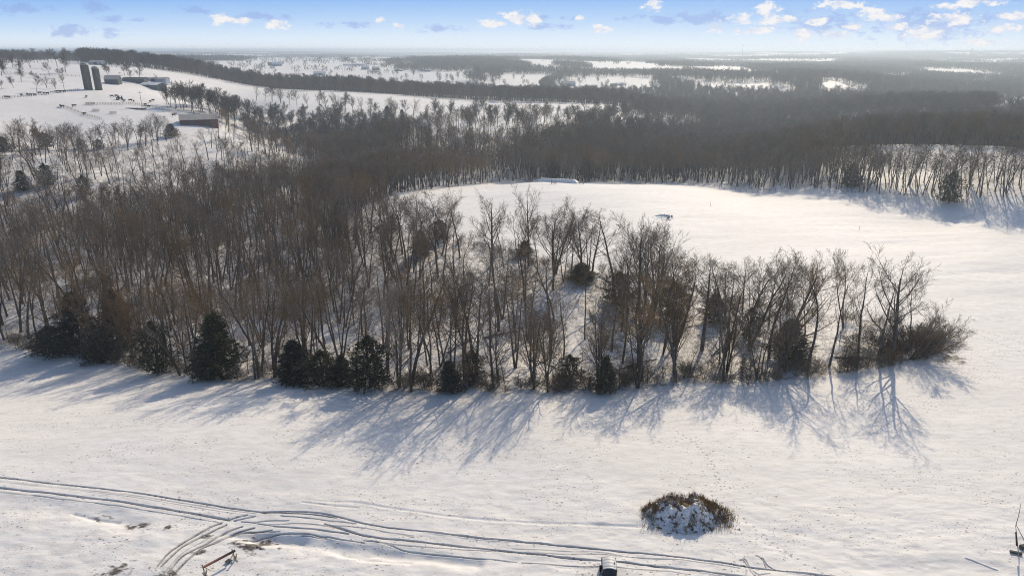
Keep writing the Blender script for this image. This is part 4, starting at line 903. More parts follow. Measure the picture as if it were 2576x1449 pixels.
# ------------------------------------------------------------------ snow covered mound with dry weeds
def mound():
    c = hit(1722, 1296); c[2] = surf1(c[0], c[1]); R = np.random.default_rng(5); n = 90; V = []; Fc = []
    A1, B1 = 5.2, 2.7
    def hz(u, v):
        r = np.hypot(u/A1, v/B1); base = 1.6*(1-sstep(np.hypot(u/A1, (v-.4)/B1*np.where(v > .4, 1, .84)), .42, .93)); n1 = fbm(u*.75+40, v*.9+10, 81, 4); n2 = fbm(u*2.2, v*2.2, 83, 3)
        return base*(1+1.25*n1)+.9*n2*(1-sstep(r, .6, 1.0)) - .10*sstep(r, .9, 1.05) + 0.04
    G = np.linspace(-1.08, 1.08, n)
    for j in G:
        for i in G: u = i*A1; v = j*B1; V.append((u, v, float(hz(np.array(u), np.array(v)))))
    for j in range(n-1):
        for i in range(n-1): a = j*n+i; Fc.append((a, a+1, a+n+1, a+n))
    m = bpy.data.materials.new('mound_snow'); m.use_nodes = True; N = m.node_tree.nodes; L = m.node_tree.links; b = N['Principled BSDF']; b.inputs['Roughness'].default_value = .7
    tc = N.new('ShaderNodeTexCoord'); no = N.new('ShaderNodeTexNoise'); no.inputs['Scale'].default_value = 1.6; no.inputs['Detail'].default_value = 6; no.inputs['Roughness'].default_value = .7; L.new(tc.outputs['Object'], no.inputs['Vector'])
    rp = N.new('ShaderNodeValToRGB'); L.new(no.outputs[0], rp.inputs[0]); rp.color_ramp.elements[0].position = .50; rp.color_ramp.elements[0].color = (.79,.79,.79,1); rp.color_ramp.elements[1].position = .57; rp.color_ramp.elements[1].color = (.12,.085,.055,1); L.new(rp.outputs[0], b.inputs['Base Color'])
    bp = N.new('ShaderNodeBump'); bp.inputs['Strength'].default_value = .6; bp.inputs['Distance'].default_value = .2; L.new(no.outputs[0], bp.inputs['Height']); L.new(bp.outputs[0], b.inputs['Normal'])
    me = mkmesh('snow_mound', V, Fc, m); me.shade_smooth(); o = link('snow_mound', me); o.location = (c[0], c[1], c[2]-.05); tag(o, 'snow-covered soil mound ringed with dry brown weeds in near field', 'mound')
    # weeds: thin blades, thickest on the right and upper sides
    P = []; T = []; nb = 0
    def clump(u, v, h, mult=1):
        nonlocal nb
        z = float(hz(np.array(u), np.array(v)))
        for _ in range(int(16*mult)):
            a = np.array([u+R.normal(0,.13), v+R.normal(0,.13), z-.05]); ln = h*R.uniform(.5, 1.2); tip = a+np.array([R.normal(0,.28)*ln, R.normal(0,.28)*ln, ln]); mid = (a+tip)/2+np.array([0,0,.08*ln]); az = R.uniform(0, 3.14); w = R.uniform(.008, .02); off = np.array([math.cos(az), math.sin(az), 0])*w
            P.extend([a-off, a+off, mid+off, mid-off, tip]); T.append((nb, nb+1, nb+2, nb+3)); T.append((nb+3, nb+2, nb+4)); nb += 5
    for _ in range(620):
        t = R.uniform(0, 2*math.pi); 
        # dense arc from the right side over the far side, thinner at left
        w = 0
        dens = 1.0 if (t < 1.1 or t > 5.7) else .45 if t < 2.0 else .2 if t < 2.35 else .85 if t < 3.5 else .04
        if R.random() > dens: continue
        rr = R.uniform(.6, 1.0) if not (t < .9 or t > 5.7) else R.uniform(.42, 1.04)
        clump(A1*rr*math.cos(t), B1*rr*math.sin(t), R.uniform(.25, .8))
    for _ in range(420): clump(R.normal(.3, 2.0), R.normal(.75, .8), R.uniform(.15, .7), R.uniform(.2, .8))
    for _ in range(60): clump(R.uniform(-3.5, 4), R.uniform(-1.8, .2), R.uniform(.1, .25), .2)
    for _ in range(90): clump(R.uniform(-5.2, 5.0), -2.05+R.normal(0, .3), R.uniform(.4, 1.2), .2)
    for _ in range(120):
        t = R.uniform(0, 6.28); q = R.uniform(1.0, 1.2); clump(min(max(A1*q*math.cos(t), -5.7), 5.7), min(max(B1*q*math.sin(t), -3.5), 3.5), R.uniform(.1, .45), .25)
    mw = mat('dry_weeds', (.34,.23,.10), .9, nscale=.8, col2=(.17,.115,.06)); me = mkmesh('dry_weeds', [tuple(map(float, p)) for p in P], T, mw); o2 = link('dry_weeds', me); o2.location = o.location; tag(o2, 'dry golden-brown weeds around the snow-covered mound', 'weeds', None, 'stuff')
mound()

# ------------------------------------------------------------------ farm buildings
M_GREYROOF = mat('old_metal_roof', (.30,.26,.22), .6, nscale=.7, col2=(.46,.43,.40), stretch=(1,4,1))
M_REDWALL = mat('red_brown_boards', (.15,.055,.038), .9, nscale=1.5, col2=(.10,.045,.035), stretch=(6,6,.5))
M_DARKWALL = mat('weathered_boards', (.11,.12,.11), .9, nscale=1.5, col2=(.07,.075,.07), stretch=(6,6,.5))
M_WHITE = mat('white_siding', (.66,.67,.69), .7, var=.12, nscale=2)
M_BLUEG = mat('blue_grey_siding', (.33,.38,.45), .7, var=.2, nscale=2)
M_STAVE = mat('silo_staves', (.13,.125,.10), .9, nscale=1.2, col2=(.08,.078,.062), stretch=(1,1,.25), bump=.3)
M_DOME = mat('silo_dome_metal', (.33,.31,.27), .5, nscale=2, col2=(.22,.2,.18))
M_GLASS = mat('dark_glass', (.03,.035,.04), .15)
M_DOOR = mat('door_paint', (.08,.08,.085), .7)
M_WOOD = mat('grey_wood', (.30,.26,.20), .9, nscale=3, col2=(.2,.17,.13))
M_POSTW = mat('pale_post_wood', (.42,.36,.26), .9, nscale=3, col2=(.3,.25,.18))
M_BLACK = mat('black_hide', (.02,.018,.017), .8)
M_RUST = mat('rusty_pipe', (.20,.09,.055), .75, nscale=4, col2=(.13,.07,.05))
M_SNOWROOF = mat('snowy_roof', (.74,.74,.74), .6, var=.1, nscale=.5)
def gable(name, lab, cat, p, rz, L_, W_, hw, hr, wm, rm, group=None, over=.4, doors=((0, 3, 2.8),), wins=0, end_mat=None, chimney=False):
    """long axis along local x; origin at the base centre"""
    r = empty(name, tuple(p), rz); tag(r, lab, cat, group)
    w = MB().prism([(-W_/2,-1.5),(W_/2,-1.5),(W_/2,hw),(0,hw+hr),(-W_/2,hw)], L_)
    w.v = [(y, x, z) for x, y, z in w.v]; w.f = [f[::-1] for f in w.f]; w.build('wall', wm, r)
    if end_mat:
        for sx in (-1, 1):
            e = MB().prism([(-W_/2+.05,0),(W_/2-.05,0),(W_/2-.05,hw),(0,hw+hr-.05),(-W_/2+.05,hw)], .06); e.v = [(y+sx*(L_/2+.04), x, z) for x, y, z in e.v]; e.build('gable_end', end_mat, r)
    ro = MB(); sl_ = math.hypot(W_/2+over, hr*(W_/2+over)/(W_/2)); k = hr/(W_/2); t = .14; xo = W_/2+over; zo = hw-over*k
    ro.prism([(-xo, zo+.02),(0, hw+hr+.02),(xo, zo+.02),(xo, zo+.02+t),(0, hw+hr+.02+t),(-xo, zo+.02+t)], L_+2*over); ro.v = [(y, x, z) for x, y, z in ro.v]; ro.f = [f[::-1] for f in ro.f]; rf = ro.build('roof', rm, r)
    if chimney: MB().box((L_*.2, 0, hw+hr+.5), (.7,.7,1.5)).build('chimney', M_RUST, rf)
    for (dx, dw, dh) in doors:
        d = MB().box((dx, -W_/2-.04, dh/2), (dw, .08, dh)).build('door', M_DOOR, r)
    for k in range(wins):
        x = -L_/2+(k+.7)*L_/(wins+.4)
        if any(abs(x-d[0]) < d[1]/2+.8 for d in doors): continue
        f = MB().box((x, -W_/2-.03, hw*.55), (1.3, .06, 1.4)).build('window', M_WHITE, r); MB().box((x, -W_/2-.075, hw*.55), (1.05, .03, 1.15)).build('pane', M_GLASS, f)
    return r
def silo(px, by, ty, rad, lab):
    p = at(px, by); h = height_for(p, ty); r = empty('silo', tuple(p)); tag(r, lab, 'silo', 'pair of grain silos'); hd = rad*.75; hb = h-hd; n = 20
    def ring(rr, z): return [(rr*math.cos(2*math.pi*k/n), rr*math.sin(2*math.pi*k/n), z) for k in range(n)]
    def lathe(prof):
        m = MB()
        for rr, z in prof: m.v += ring(rr, z)
        for i in range(len(prof)-1):
            for k in range(n): m.f.append((i*n+k, i*n+(k+1) % n, (i+1)*n+(k+1) % n, (i+1)*n+k))
        m.f.append(tuple(range(len(prof)*n-n, len(prof)*n))); return m
    prof = [(rad, -1)]; z = 0
    while z < hb-.8: prof += [(rad, z+.7), (rad+.05, z+.72), (rad+.05, z+.82), (rad, z+.84)]; z += 1.6
    prof.append((rad, hb)); lathe(prof).build('wall', M_STAVE, r)
    dm = lathe([(rad+.12, hb)]+[(rad*math.cos(t)+.06, hb+hd*math.sin(t)) for t in np.linspace(.05, 1.5, 8)]).build('dome_roof', M_DOME, r, True)
    MB().box((-rad*.35, -rad-.2, hb/2), (.5, .4, hb-.5)).build('chute', M_STAVE, r)
    MB().tube([(rad*.6, -rad*.85, 0), (rad*.6, -rad*.85, hb)], .05, 4).build('filler_pipe', M_DOME, r)
silo(223, 226, 157, 2.45, 'taller left silo with grey-green stave wall and domed cap'); silo(249, 227, 167, 2.15, 'shorter right silo with rounded cap beside its twin')
bp_ = at(484, 317)
gable('barn', 'red-brown barn with dark end and weathered metal roof by tree line', 'barn', (bp_[0]+1, bp_[1]+7, bp_[2]-.6), math.radians(22), 19, 10, 3.7, 2.3, M_REDWALL, M_GREYROOF, doors=((-4, 3, 3),(4, 2, 2.4)), end_mat=M_DARKWALL)
def bld(px, py, name, lab, cat, L_, W_, hw, hr, rz, wm, rm, **k):
    if k.get('group') == G2: L_, W_, hw, hr = L_*.78, W_*.8, hw*.85, hr*.85
    p = at(px, py); return gable(name, lab, cat, (p[0], p[1]+W_/2, p[2]-.3), rz, L_, W_, hw, hr, wm, rm, **k)
G1 = 'farm sheds by the silos'; G2 = 'far farmhouses and barns'
bld(278,212,'farm_shed','dark round-shouldered shed right of the silos','shed',9,8,3.6,2.4,.2,M_DARKWALL,M_GREYROOF,group=G1)
bld(335,208,'farm_shed','long low dark shed behind the bare farm trees','shed',16,7,2.6,1.2,.05,M_DARKWALL,M_DARKWALL,group=G1)
bld(385,206,'farm_shed','long pale low shed at right of the farmstead','shed',20,7,2.4,1.0,.0,M_BLUEG,M_GREYROOF,group=G1,wins=4)
bld(378,222,'farm_shed','open shed with snow-white roof in front of the farmstead','shed',17,9,2.5,1.5,-.35,M_DARKWALL,M_SNOWROOF,group=G1)
bld(240,164,'farm_shed','faint grey barn on the slope beyond the silos','barn',15,9,3,2,0,M_BLUEG,M_GREYROOF,group=G2)
bld(695,167,'farmhouse','large dark farmhouse with snowy roof on the far hill','house',24,12,5.5,4,.2,M_BLUEG,M_SNOWROOF,group=G2,wins=5,chimney=True)
bld(678,166,'farm_shed','small dark barn left of the large hill farmhouse','barn',9,8,5,3,.4,M_DARKWALL,M_DARKWALL,group=G2)
bld(802,190,'barn','blue-grey barn with pale wall standing alone in far snowy field','barn',22,12,5,3,-.15,M_BLUEG,M_SNOWROOF,group=G2,doors=((-6,3,3),(3,4,3.5)))
bld(890,166,'barn','very long low white-roofed barn on the far hill','barn',56,12,3,2,0,M_BLUEG,M_SNOWROOF,group=G2)
bld(918,176,'farmhouse','grey house at the left of the far hamlet','house',18,9,5,3,.1,M_BLUEG,M_SNOWROOF,group=G2,wins=4,chimney=True)
bld(945,178,'farmhouse','dark house second in the far hamlet','house',15,9,5,3,.5,M_DARKWALL,M_GREYROOF,group=G2,wins=3)
bld(1002,180,'farm_shed','low dark shed in the middle of the far hamlet','shed',18,9,3,2,0,M_DARKWALL,M_SNOWROOF,group=G2)
bld(1062,180,'farmhouse','wide house with white gable right of the far hamlet','house',17,10,5,3.5,-.2,M_WHITE,M_GREYROOF,group=G2,wins=4,chimney=True)
bld(1076,181,'farm_shed','small shed beside the white-gabled house','shed',12,8,3,2,.1,M_DARKWALL,M_SNOWROOF,group=G2)
bld(1182,184,'farmhouse','grey house at the right end of the far snowy pasture','house',20,10,4.5,3,0,M_BLUEG,M_GREYROOF,group=G2,wins=4)
bld(1430,218,'barn','big blue-grey barn beside the dark hedge tree','barn',26,12,5.5,3.5,.1,M_BLUEG,M_GREYROOF,group=G2,doors=((0,5,4),))
bld(1488,222,'farmhouse','low dark house among trees right of the blue-grey barn','house',22,9,3.2,2,0,M_DARKWALL,M_GREYROOF,group=G2,wins=4)
bld(1560,216,'greenhouse','bright white greenhouse beside the far dark shed','greenhouse',18,8,3,2,0,M_WHITE,M_SNOWROOF,group=G2)
bld(1544,219,'farm_shed','dark shed left of the white greenhouse','shed',12,8,3.5,2,0,M_DARKWALL,M_DARKWALL,group=G2)
bld(1255,190,'farmhouse','small white house on the ridge corner of a far field','house',13,8,4,2.5,.2,M_WHITE,M_SNOWROOF,group=G2,wins=3)
bld(100,150,'farmhouse','pale long house far left among hazy woods','house',26,10,4,2.5,0,M_WHITE,M_SNOWROOF,group=G2,wins=4)
bld(12,153,'barn','low pale barn at the far left frame edge','barn',30,10,3,2,0,M_WHITE,M_SNOWROOF,group=G2)
# ---- cattle, tractor, feeders, fences, poles on the farm field
def cow_mesh():
    m = MB(); m.tube([(-1.05,0,1.0),(-.95,0,1.05),(-.4,0,1.0),(.3,0,.98),(.75,0,1.08),(1.0,0,1.12)], [.12,.34,.40,.40,.36,.2], 8)
    m.tube([(.9,0,1.15),(1.25,0,1.2),(1.55,0,1.12),(1.75,0,.98)], [.2,.17,.15,.09], 6)
    m.tube([(1.3,-.28,1.3),(1.3,.28,1.3)], [.05,.05], 4)
    for x, s in ((-.75,-1),(-.75,1),(.7,-1),(.7,1)): m.tube([(x,.2*s,.85),(x+.05*(-1 if x < 0 else 1),.2*s,.45),(x,.2*s,-.1)], [.15,.075,.06], 5)
    m.tube([(-1.05,0,1.2),(-1.15,0,.8),(-1.12,0,.5)], [.04,.03,.04], 4)
    return mkmesh('cow', m.v, m.f, M_BLACK)
cm = cow_mesh(); cm.shade_smooth()
COWS = [(870,667),(1128,660),(1170,658),(1225,668),(1250,707),(1313,702),(1347,712),(1540,702),(1513,714),(745,757),(610,758),(628,764),(850,838),(1463,745),(1495,764),(1750,852)]
FCOW = [(65,671),(98,671),(218,651),(280,646),(308,648),(445,632),(480,634),(585,614),(610,614),(650,612),(350,648),(400,628)]
def zp(zx, zy): return zx*.2500, (80+zy*.2523)/1.00932
for k, (zx, zy) in enumerate(COWS+FCOW+[(0,0)]*4):
    if k < len(COWS)+len(FCOW): px, py = zp(zx, zy); lab, g = (('black cow standing loose on the snowy farm field', 'cattle on the farm field') if k < len(COWS) else ('black cow standing along the track left of the silos', 'cattle along the farm track'))
    else: px, py = ((1116,204),(1124,205),(1132,206),(1121,202))[k-len(COWS)-len(FCOW)]; lab, g = 'tiny black cow on the distant pasture below the hamlet', 'cattle on the distant pasture'
    p = at(px, py+.8); o = link('cow', cm); o.location = tuple(p); o.rotation_euler = (0, 0, random.uniform(0, 6.28)); tag(o, lab, 'cow', g)
def tractor():
    p = at(*zp(1200, 692)); r = empty('tractor', tuple(p), .3); tag(r, 'small blue-green tractor among cattle on the farm field', 'tractor'); mb = mat('tractor_paint', (.03,.09,.09), .5)
    MB().box((1.1,0,1.1),(2.0,.8,.8)).box((-.3,0,.95),(1.4,1.1,.5)).build('body', mb, r)
    c = MB()
    for x, y in ((-.9,-.6),(-.9,.6),(.3,-.6),(.3,.6)): c.box((x,y,1.9),(.08,.08,1.5))
    c.build('cab_frame', mb, r); MB().box((-.3,0,1.8),(1.1,1.12,1.2)).build('cab_glass', M_GLASS, r); MB().box((-.3,0,2.7),(1.5,1.5,.14)).build('roof', mb, r)
    for x, y, rr in ((-.7,-.95,.85),(-.7,.95,.85),(1.7,-.75,.5),(1.7,.75,.5)):
        w = MB().tube([(x,y-.22,rr),(x,y+.22,rr)], rr, 16).build('wheel', M_BLACK, r)
        MB().tube([(x,y-.24,rr),(x,y+.24,rr)], rr*.5, 12).build('rim', M_WHITE, w)
tractor()
def feeder(px, py, lab, mt, l=3.5):
    p = at(px, py); r = empty('hay_feeder', tuple(p), .1); tag(r, lab, 'feeder', 'hay feeders on the farm field')
    f = MB()
    for y in (-.7,.7):
        for z in (.35,.8,1.2): f.box((0,y,z),(l,.08,.09))
    for x in (-l/2,l/2):
        for z in (.35,.8,1.2): f.box((x,0,z),(.08,1.4,.09))
    f.build('rails', mt, r)
    q = MB()
    for x in np.linspace(-l/2+.06,l/2-.06,6):
        for y in (-.77,.77): q.box((x,y,.62),(.08,.06,1.3))
    q.build('uprights', mt, r)
feeder(*zp(908,738), 'reddish hay feeder at the paddock fence', M_RUST, 5.0); feeder(*zp(965,806), 'pale hay feeder on the left of the paddock', M_POSTW); feeder(*zp(1137,828), 'pale hay feeder on the right of the paddock', M_POSTW)
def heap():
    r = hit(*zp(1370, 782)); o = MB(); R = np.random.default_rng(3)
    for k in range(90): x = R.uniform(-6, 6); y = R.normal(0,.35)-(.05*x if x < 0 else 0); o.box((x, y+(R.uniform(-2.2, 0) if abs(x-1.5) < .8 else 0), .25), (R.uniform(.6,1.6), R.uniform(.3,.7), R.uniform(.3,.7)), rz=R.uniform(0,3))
    ob = o.build('dark_strip', mat('dark_heap', (.06,.055,.06), .95)); ob.location = (r[0], r[1], surf1(r[0], r[1])); tag(ob, 'low dark strip of loose blocks in the paddock', 'hay')  # low dark blocks scattered in a strip
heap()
def fence(pts, lab, n, h=1.3, rails=3, mt=M_POSTW, group='farm fences'):
    P = [at(*q) for q in pts]; a = P[0]; r = empty('fence', tuple(a)); tag(r, lab, 'fence', group)
    L_ = [0]
    for u, v in zip(P, P[1:]): L_.append(L_[-1]+np.hypot(*(v-u)[:2]))
    t = np.linspace(0, L_[-1], n); xs = np.interp(t, L_, [p[0] for p in P]); ys = np.interp(t, L_, [p[1] for p in P]); zs = surf(xs, ys)
    pm = MB().box((0,0,h/2-.1),(.14,.14,h+.3)); me = mkmesh('post', pm.v, pm.f, mt)
    for x, y, z in zip(xs, ys, zs): q = link('post', me, r); q.location = (x-a[0], y-a[1], z-a[2])
    if rails:
        m = MB()
        for k in range(rails):
            m.tube([(x-a[0], y-a[1]-.09, z-a[2]+h*(k+.8)/(rails+.2)) for x, y, z in zip(xs, ys, zs)], .035, 4)
        m.build('rails', mt, r)
fence([zp(640,760),zp(860,848),zp(1020,890)], 'pale board fence on the paddock\'s left side', 26)
fence([zp(860,742),zp(1050,740),zp(1250,738)], 'pale board fence along the back of the paddock', 26, rails=2)
fence([zp(1250,735),zp(1420,745),zp(1500,765),zp(1640,795),zp(1780,838)], 'pale board fence running from the utility pole to the barn', 36)
fence([(0,250),zp(300,655),zp(500,632),zp(800,595)], 'wire fence line along the track left of the silos', 34, rails=2, mt=M_WOOD)
fence([(250,160),(380,171),(500,189),(640,214),(760,224),(850,229),(1040,240),(1200,249),(1300,254)], 'thin dark fence along the crest of the long ridge field', 80, rails=2, mt=M_DARKWALL)
fence([(0,184),(100,190),(200,194)], 'dark fence line across the pasture left of the silos', 22, rails=2, mt=M_WOOD)
fence([(1560,463.5),(1750,468.5),(1950,481)], 'low wire fence along the far edge of the upper field', 30, rails=1, mt=M_WOOD)
def pole(px, by, ty, lab, arm=True):
    p = at(px, by); h = height_for(p, ty); r = empty('utility_pole', tuple(p), .2); tag(r, lab, 'utility pole', 'utility poles')
    MB().tube([(0,0,-.5),(0,0,h)], [.16,.11], 7).build('shaft', M_WOOD, r)
    if arm: MB().box((0,-.14,h-.6),(2.4,.12,.14)).build('crossarm', M_WOOD, r)
pole(357.5,270,231,'utility pole with crossarm between silos and barn'); pole(163,232,206,'utility pole beside the track left of the silos'); pole(305,206,182,'utility pole behind the farm sheds',True)
pole(862,190,160,'tall utility pole in the far snowy pasture',False); pole(868,188,163,'second tall utility pole in the far snowy pasture',False)

# ------------------------------------------------------------------ things on the upper field
def marker(px, by, ty, lab, name='marker_post'):
    p = at(px, by); h = height_for(p, ty); o = MB().tube([(0,0,-.3),(.02,0,h*.5),(.05,0,h)], [.05,.045,.03], 6).build(name, M_POSTW); o.location = tuple(p); tag(o, lab, 'post', 'marker posts on the upper field')
marker(1787, 519, 505, 'thin pale post standing alone in the middle of the upper field'); marker(2160.5, 582, 566, 'thin leaning stake in the right half of the upper field')
def pond_bank():
    a = at(1345, 459.5); b = at(1452, 463.5); d = b-a; L_ = np.hypot(d[0], d[1]); rz = math.atan2(d[1], d[0]); r = empty('retaining_bank', tuple(a), rz); tag(r, 'long low snow-topped bank, blue in shade, at the upper field\'s far edge', 'bank')
    m = MB(); n = 40; prof = []
    for i in range(n+1):
        x = L_*i/n; t = i/n; hh = 1.7*min(1, t*6+.1)*min(1, (1-t)*8+.25)+.06*math.sin(i*1.7); b0 = len(m.v); w = .05*math.sin(i*2.1)
        m.v += [(x, w, -.4), (x, .15+w, hh*.95), (x, .55, hh+.02), (x, 3.5, hh*.7), (x, 6.5, -.4)]
        if i:
            for k in range(4): m.f.append((b0-5+k, b0+k, b0+k+1, b0-5+k+1))
    m.build('snowy_face', M_SNOW, r, True)
    q = MB()
    for i in range(14): q.tube([(-3.2+i*.33, -.1+random.uniform(-.3,.3), -.3), (-3.1+i*.33+random.uniform(-.2,.2), 0, random.uniform(.5,1.2))], [.09,.05], 5)
    q.build('brush_end', M_BARK, r)
pond_bank()
def gate(px, by, wm, lab, hgt=1.6):
    p = at(px, by); r = empty('wooden_gate', tuple(p), .05); tag(r, lab, 'gate', 'wooden gates at the bank')
    pm = MB().box((0,0,hgt/2-.1),(.2,.2,hgt+.4)); me = mkmesh('post', pm.v, pm.f, M_POSTW)
    for x in (-wm/2, wm/2): q = link('post', me, r); q.location = (x, 0, 0)
    m = MB()
    for z in (.35, .95): m.box((0,-.13,z),(wm,.06,.14))
    m.box((0,-.2,.65),(wm*1.1,.05,.1), ry=.5); m.build('rails', M_POSTW, r)
gate(1393, 463.5, 1.8, 'short wooden gate standing before the middle of the shaded bank', 1.7); gate(1463, 464.5, 1.5, 'tall wooden gate posts at the right end of the shaded bank', 2.6)
def hollow():
    p = at(1666, 548); r = empty('snowy_hollow', tuple(p), -.1); tag(r, 'small dark-edged hollow in snow with bluish floor on the upper field', 'hollow')
    n = 30; m = MB(); A1, B1 = 2.3, 2.3
    def w(t): return 1+.14*math.sin(2*t+1)+.08*math.sin(5*t)+.05*math.sin(9*t+2)
    prof = ((1.35,-.12),(1.15,.22),(.98,.34),(.86,.05))
    for rr, z in prof:
        for k in range(n): t = 2*math.pi*k/n; m.v.append((A1*rr*w(t)*math.cos(t), B1*rr*w(t)*math.sin(t), z*(1+.6*math.sin(t+.3))))
    for i in range(3):
        for k in range(n): m.f.append((i*n+k, i*n+(k+1) % n, (i+1)*n+(k+1) % n, (i+1)*n+k))
    m.build('snow_rim', M_SNOW, r, True)
    c = MB()
    for k in range(n): t = 2*math.pi*k/n; c.v.append((A1*.9*w(t)*math.cos(t), B1*.9*w(t)*math.sin(t), .06))
    c.f.append(tuple(range(n))); c.build('hollow_floor', mat('blue_grey_floor', (.16,.24,.34), .35, nscale=1.5, col2=(.30,.36,.42)), r)  # flat floor in a darker blue-grey
    b = MB(); R_ = random.Random(4)
    for k in range(22): t = R_.uniform(-.9, 2.3); q = R_.uniform(.92, 1.12)*w(t); b.tube([(A1*q*math.cos(t), B1*q*math.sin(t), .1), (A1*q*math.cos(t)+R_.uniform(-.3,.3), B1*q*math.sin(t)+R_.uniform(-.2,.2), R_.uniform(.4,.62))], [.22,.08], 6)
    b.build('earth_edge', M_DARKWALL, r)
hollow()

# ------------------------------------------------------------------ near objects
def rail_stand():
    a = gp(517, 1444); b = gp(592, 1404); c = (a+b)/2; d = b-a; L_ = float(np.hypot(*d)); rz = math.atan2(d[1], d[0]); z = surf1(c[0], c[1]); r = empty('rail_stand', (c[0], c[1], z), rz); tag(r, 'rusty brown beam on two pale A-frame legs in snow', 'rail stand')
    hh = 1.05; MB().tube([(-L_/2-.1,0,hh),(L_/2+.1,0,hh)], .13, 10).build('beam', M_RUST, r, True)
    for sx in (-1, 1):
        f = MB(); x = sx*L_/2
        for sy in (-1, 1): f.box((x, sy*.27, hh/2-.03), (.10,.09,1.16), rx=-sy*.47)
        f.box((x, 0, .38), (.08,.62,.08)); f.box((x, 0, .06), (.1,1.15,.07)); f.build('leg_frame', M_POSTW, r)
        MB().box((x-sx*.28, 0, .62), (.06,.06,.85), ry=sx*.65).build('brace', M_POSTW, r)
    MB().box((L_*.28, .1, .18), (.55,.5,.06), rz=.3).build('foot_plate', M_DARKWALL, r)
rail_stand()
def utv():
    # small utility vehicle seen from above, standing on the lower wheel track
    p = gp(1531, 1462); z = surf1(p[0], p[1]); r = empty('utility_vehicle', (p[0], p[1], z), math.radians(-4)); tag(r, 'small utility vehicle with white ribbed roof, cut by bottom frame edge', 'utility vehicle')
    mb = mat('vehicle_body', (.03,.045,.035), .4, nscale=2, col2=(.02,.03,.025)); mr_ = mat('vehicle_roof', (.62,.62,.60), .45, var=.06, nscale=3); Wd = 1.42; L_ = 1.75
    rf = MB(); ny, nx = 28, 13
    for j in range(ny):
        y = -.55 + L_*j/(ny-1)
        for i in range(nx):
            t = -1+2*i/(nx-1); rib = .035*(1 if (j % 7) in (3, 4) else 0); rf.v.append((Wd/2*t, y, 1.93+.20*(1-t*t) - .05*((j/(ny-1)-.5)*2)**2 + (-rib if abs(t) < .92 else 0)))
    for j in range(ny-1):
        for i in range(nx-1): a = j*nx+i; rf.f.append((a, a+1, a+nx+1, a+nx))
    o = rf.build('roof', mr_, r, True); sd = o.modifiers.new('thick', 'SOLIDIFY'); sd.thickness = .05
    MB().tube([(-.69,-.5,1.9),(-.69,1.2,1.9)], .035, 6).tube([(.69,-.5,1.9),(.69,1.2,1.9)], .035, 6).tube([(-.69,-.55,1.9),(-.66,-1.0,1.15)], .03, 6).tube([(.69,-.55,1.9),(.66,-1.0,1.15)], .03, 6).tube([(-.69,1.15,1.9),(-.66,1.2,.9)], .03, 6).tube([(.69,1.15,1.9),(.66,1.2,.9)], .03, 6).build('cab_frame', M_DOOR, r)
    ws = MB(); ws.v = [(-.64,-.56,1.92),(.64,-.56,1.92),(.62,-1.0,1.18),(-.62,-1.0,1.18),(-.64,-.59,1.92),(.64,-.59,1.92),(.62,-1.03,1.18),(-.62,-1.03,1.18)]; ws.f = [(0,1,2,3),(7,6,5,4),(0,4,5,1),(1,5,6,2),(2,6,7,3),(3,7,4,0)]; ws.build('windscreen', M_GLASS, r)
    MB().box((0,-1.35,.85),(1.3,.75,.5)).box((0,0.1,.5),(1.35,2.4,.3)).build('body', mb, r); MB().box((0,.35,.9),(1.2,.5,.45)).box((0,.62,1.2),(1.2,.14,.6)).build('seat', M_DOOR, r)
    MB().box((0,1.55,.85),(1.35,.85,.12)).box((-.66,1.55,1.0),(.05,.85,.3)).box((.66,1.55,1.0),(.05,.85,.3)).build('cargo_bed', mb, r)
    for x, y in ((-.72,-1.3),(.72,-1.3),(-.72,1.35),(.72,1.35)):
        w = MB().tube([(x-.13,y,.33),(x+.13,y,.33)], .34, 16).build('wheel', M_BLACK, r); MB().tube([(x-.14,y,.33),(x+.14,y,.33)], .17, 10).build('rim', M_GREYROOF, w)
    for x in (-.45,.45): MB().tube([(x,-1.73,.85),(x,-1.76,.85)], .09, 10).build('headlight', M_WHITE, r)
    m = MB().tube([(-.7,-.9,1.35),(-.95,-.95,1.42)], .02, 5); m.box((-.98,-.96,1.45),(.18,.08,.16)); m.build('mirror', M_DOOR, r)
    MB().tube([(.48,.05,2.08),(.5,.28,2.10)], .045, 6).build('latch', M_DOOR, r)
utv()
def stick(pts, rad, lab, mt=M_BARK):
    P = [gp(*q) for q in pts[:1]]; c = at(pts[0][0], pts[0][1])
    return c
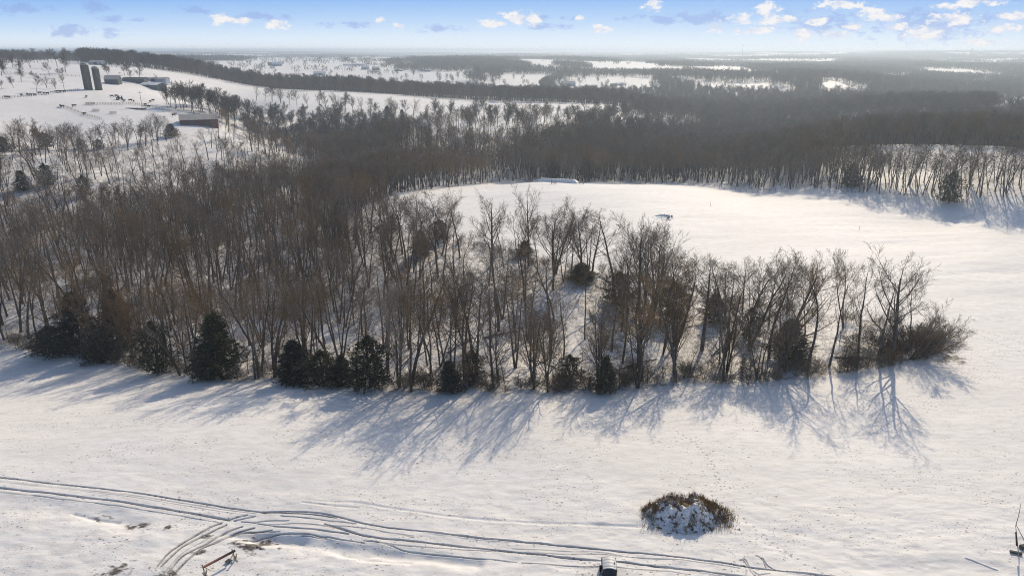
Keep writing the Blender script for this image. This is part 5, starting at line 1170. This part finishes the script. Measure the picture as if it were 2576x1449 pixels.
def leaning_poles():
    c = at(2566, 1404); r = empty('leaning_poles', tuple(c)); tag(r, 'thin broken poles leaning together at the lower right edge of snow', 'poles')
    MB().tube([(0,0,-.3),(-.25,.6,1.6),(-.45,1.1,3.2)], [.05,.04,.03], 6).build('pole', M_WOOD, r)
    MB().tube([(-.45,1.1,3.15),(-.1,1.5,4.3),(.12,1.9,5.4)], [.035,.03,.02], 6).build('pole', M_WOOD, r)
    MB().tube([(1.3,.2,-.2),(.5,.8,1.8),(-.4,1.1,3.3)], [.045,.04,.03], 6).build('pole', M_WOOD, r)
    MB().tube([(-.25,.5,1.2),(-.42,.9,2.6)], [.10,.07], 6).build('wrapped_section', M_BARK, r)
    d = at(2555, 1392); q = MB().box((0,0,.16),(1.1,.25,.2), rz=-.35).build('plank', M_DARKWALL); q.location = tuple(d); tag(q, 'dark half-buried plank in snow left of the leaning poles', 'plank')
    d = at(2574, 1378); q = MB().box((0,0,.16),(.7,.45,.32), rz=.2).box((0,0,.36),(.6,.4,.08), rz=.2).build('crate', M_DARKWALL); q.location = tuple(d); tag(q, 'small dark snow-topped crate behind the leaning poles, at the right frame edge', 'crate')
leaning_poles()
# ------------------------------------------------------------------ on the horizon
def water_tower():
    p = at_dist(2442, 142, 3000); z = gz1(p[0], p[1]); h = 55.2-z; r = empty('water_tower', (p[0], p[1], z)); tag(r, 'slim grey water tower standing above the horizon at right', 'water tower')
    MB().tube([(0,0,-2),(0,0,h-4)], [.9,.75], 10).build('shaft', M_BLUEG, r, True); MB().tube([(0,0,h-4.6),(0,0,h-3.6),(0,0,h-1),(0,0,h)], [.8,1.6,1.6,.6], 14).build('tank', M_BLUEG, r, True)
water_tower()
def mast():
    p = at_dist(1863, 175, 1000); z = gz1(p[0], p[1]); r = empty('radio_mast', (p[0], p[1], z)); tag(r, 'thin faint radio mast rising above the horizon right of centre', 'mast'); h = 56-z
    MB().tube([(0,0,-1),(0,0,h)], .07, 4).build('shaft', M_DOME, r); MB().box((0,0,h-.4),(.7,.7,.8)).build('antenna', M_DOME, r)
mast()
# ------------------------------------------------------------------ haze
def haze():
    m = bpy.data.materials.new('haze_air'); m.use_nodes = True; N = m.node_tree.nodes; L = m.node_tree.links
    for n in list(N): N.remove(n)
    o = N.new('ShaderNodeOutputMaterial'); v = N.new('ShaderNodeVolumePrincipled'); v.inputs['Color'].default_value = (.78,.90,1.0,1); v.inputs['Density'].default_value = 3.1e-4; v.inputs['Anisotropy'].default_value = .45
    L.new(v.outputs[0], o.inputs['Volume'])
    zmin = ZMIN-1; top = 57.0; b = MB().box((0,0,(zmin+top)/2),(20600,20600,top-zmin)); q = b.build('haze', m); tag(q, 'thin winter haze over the land', None, None, 'stuff')
haze()
print('OBJECTS', len(bpy.data.objects))
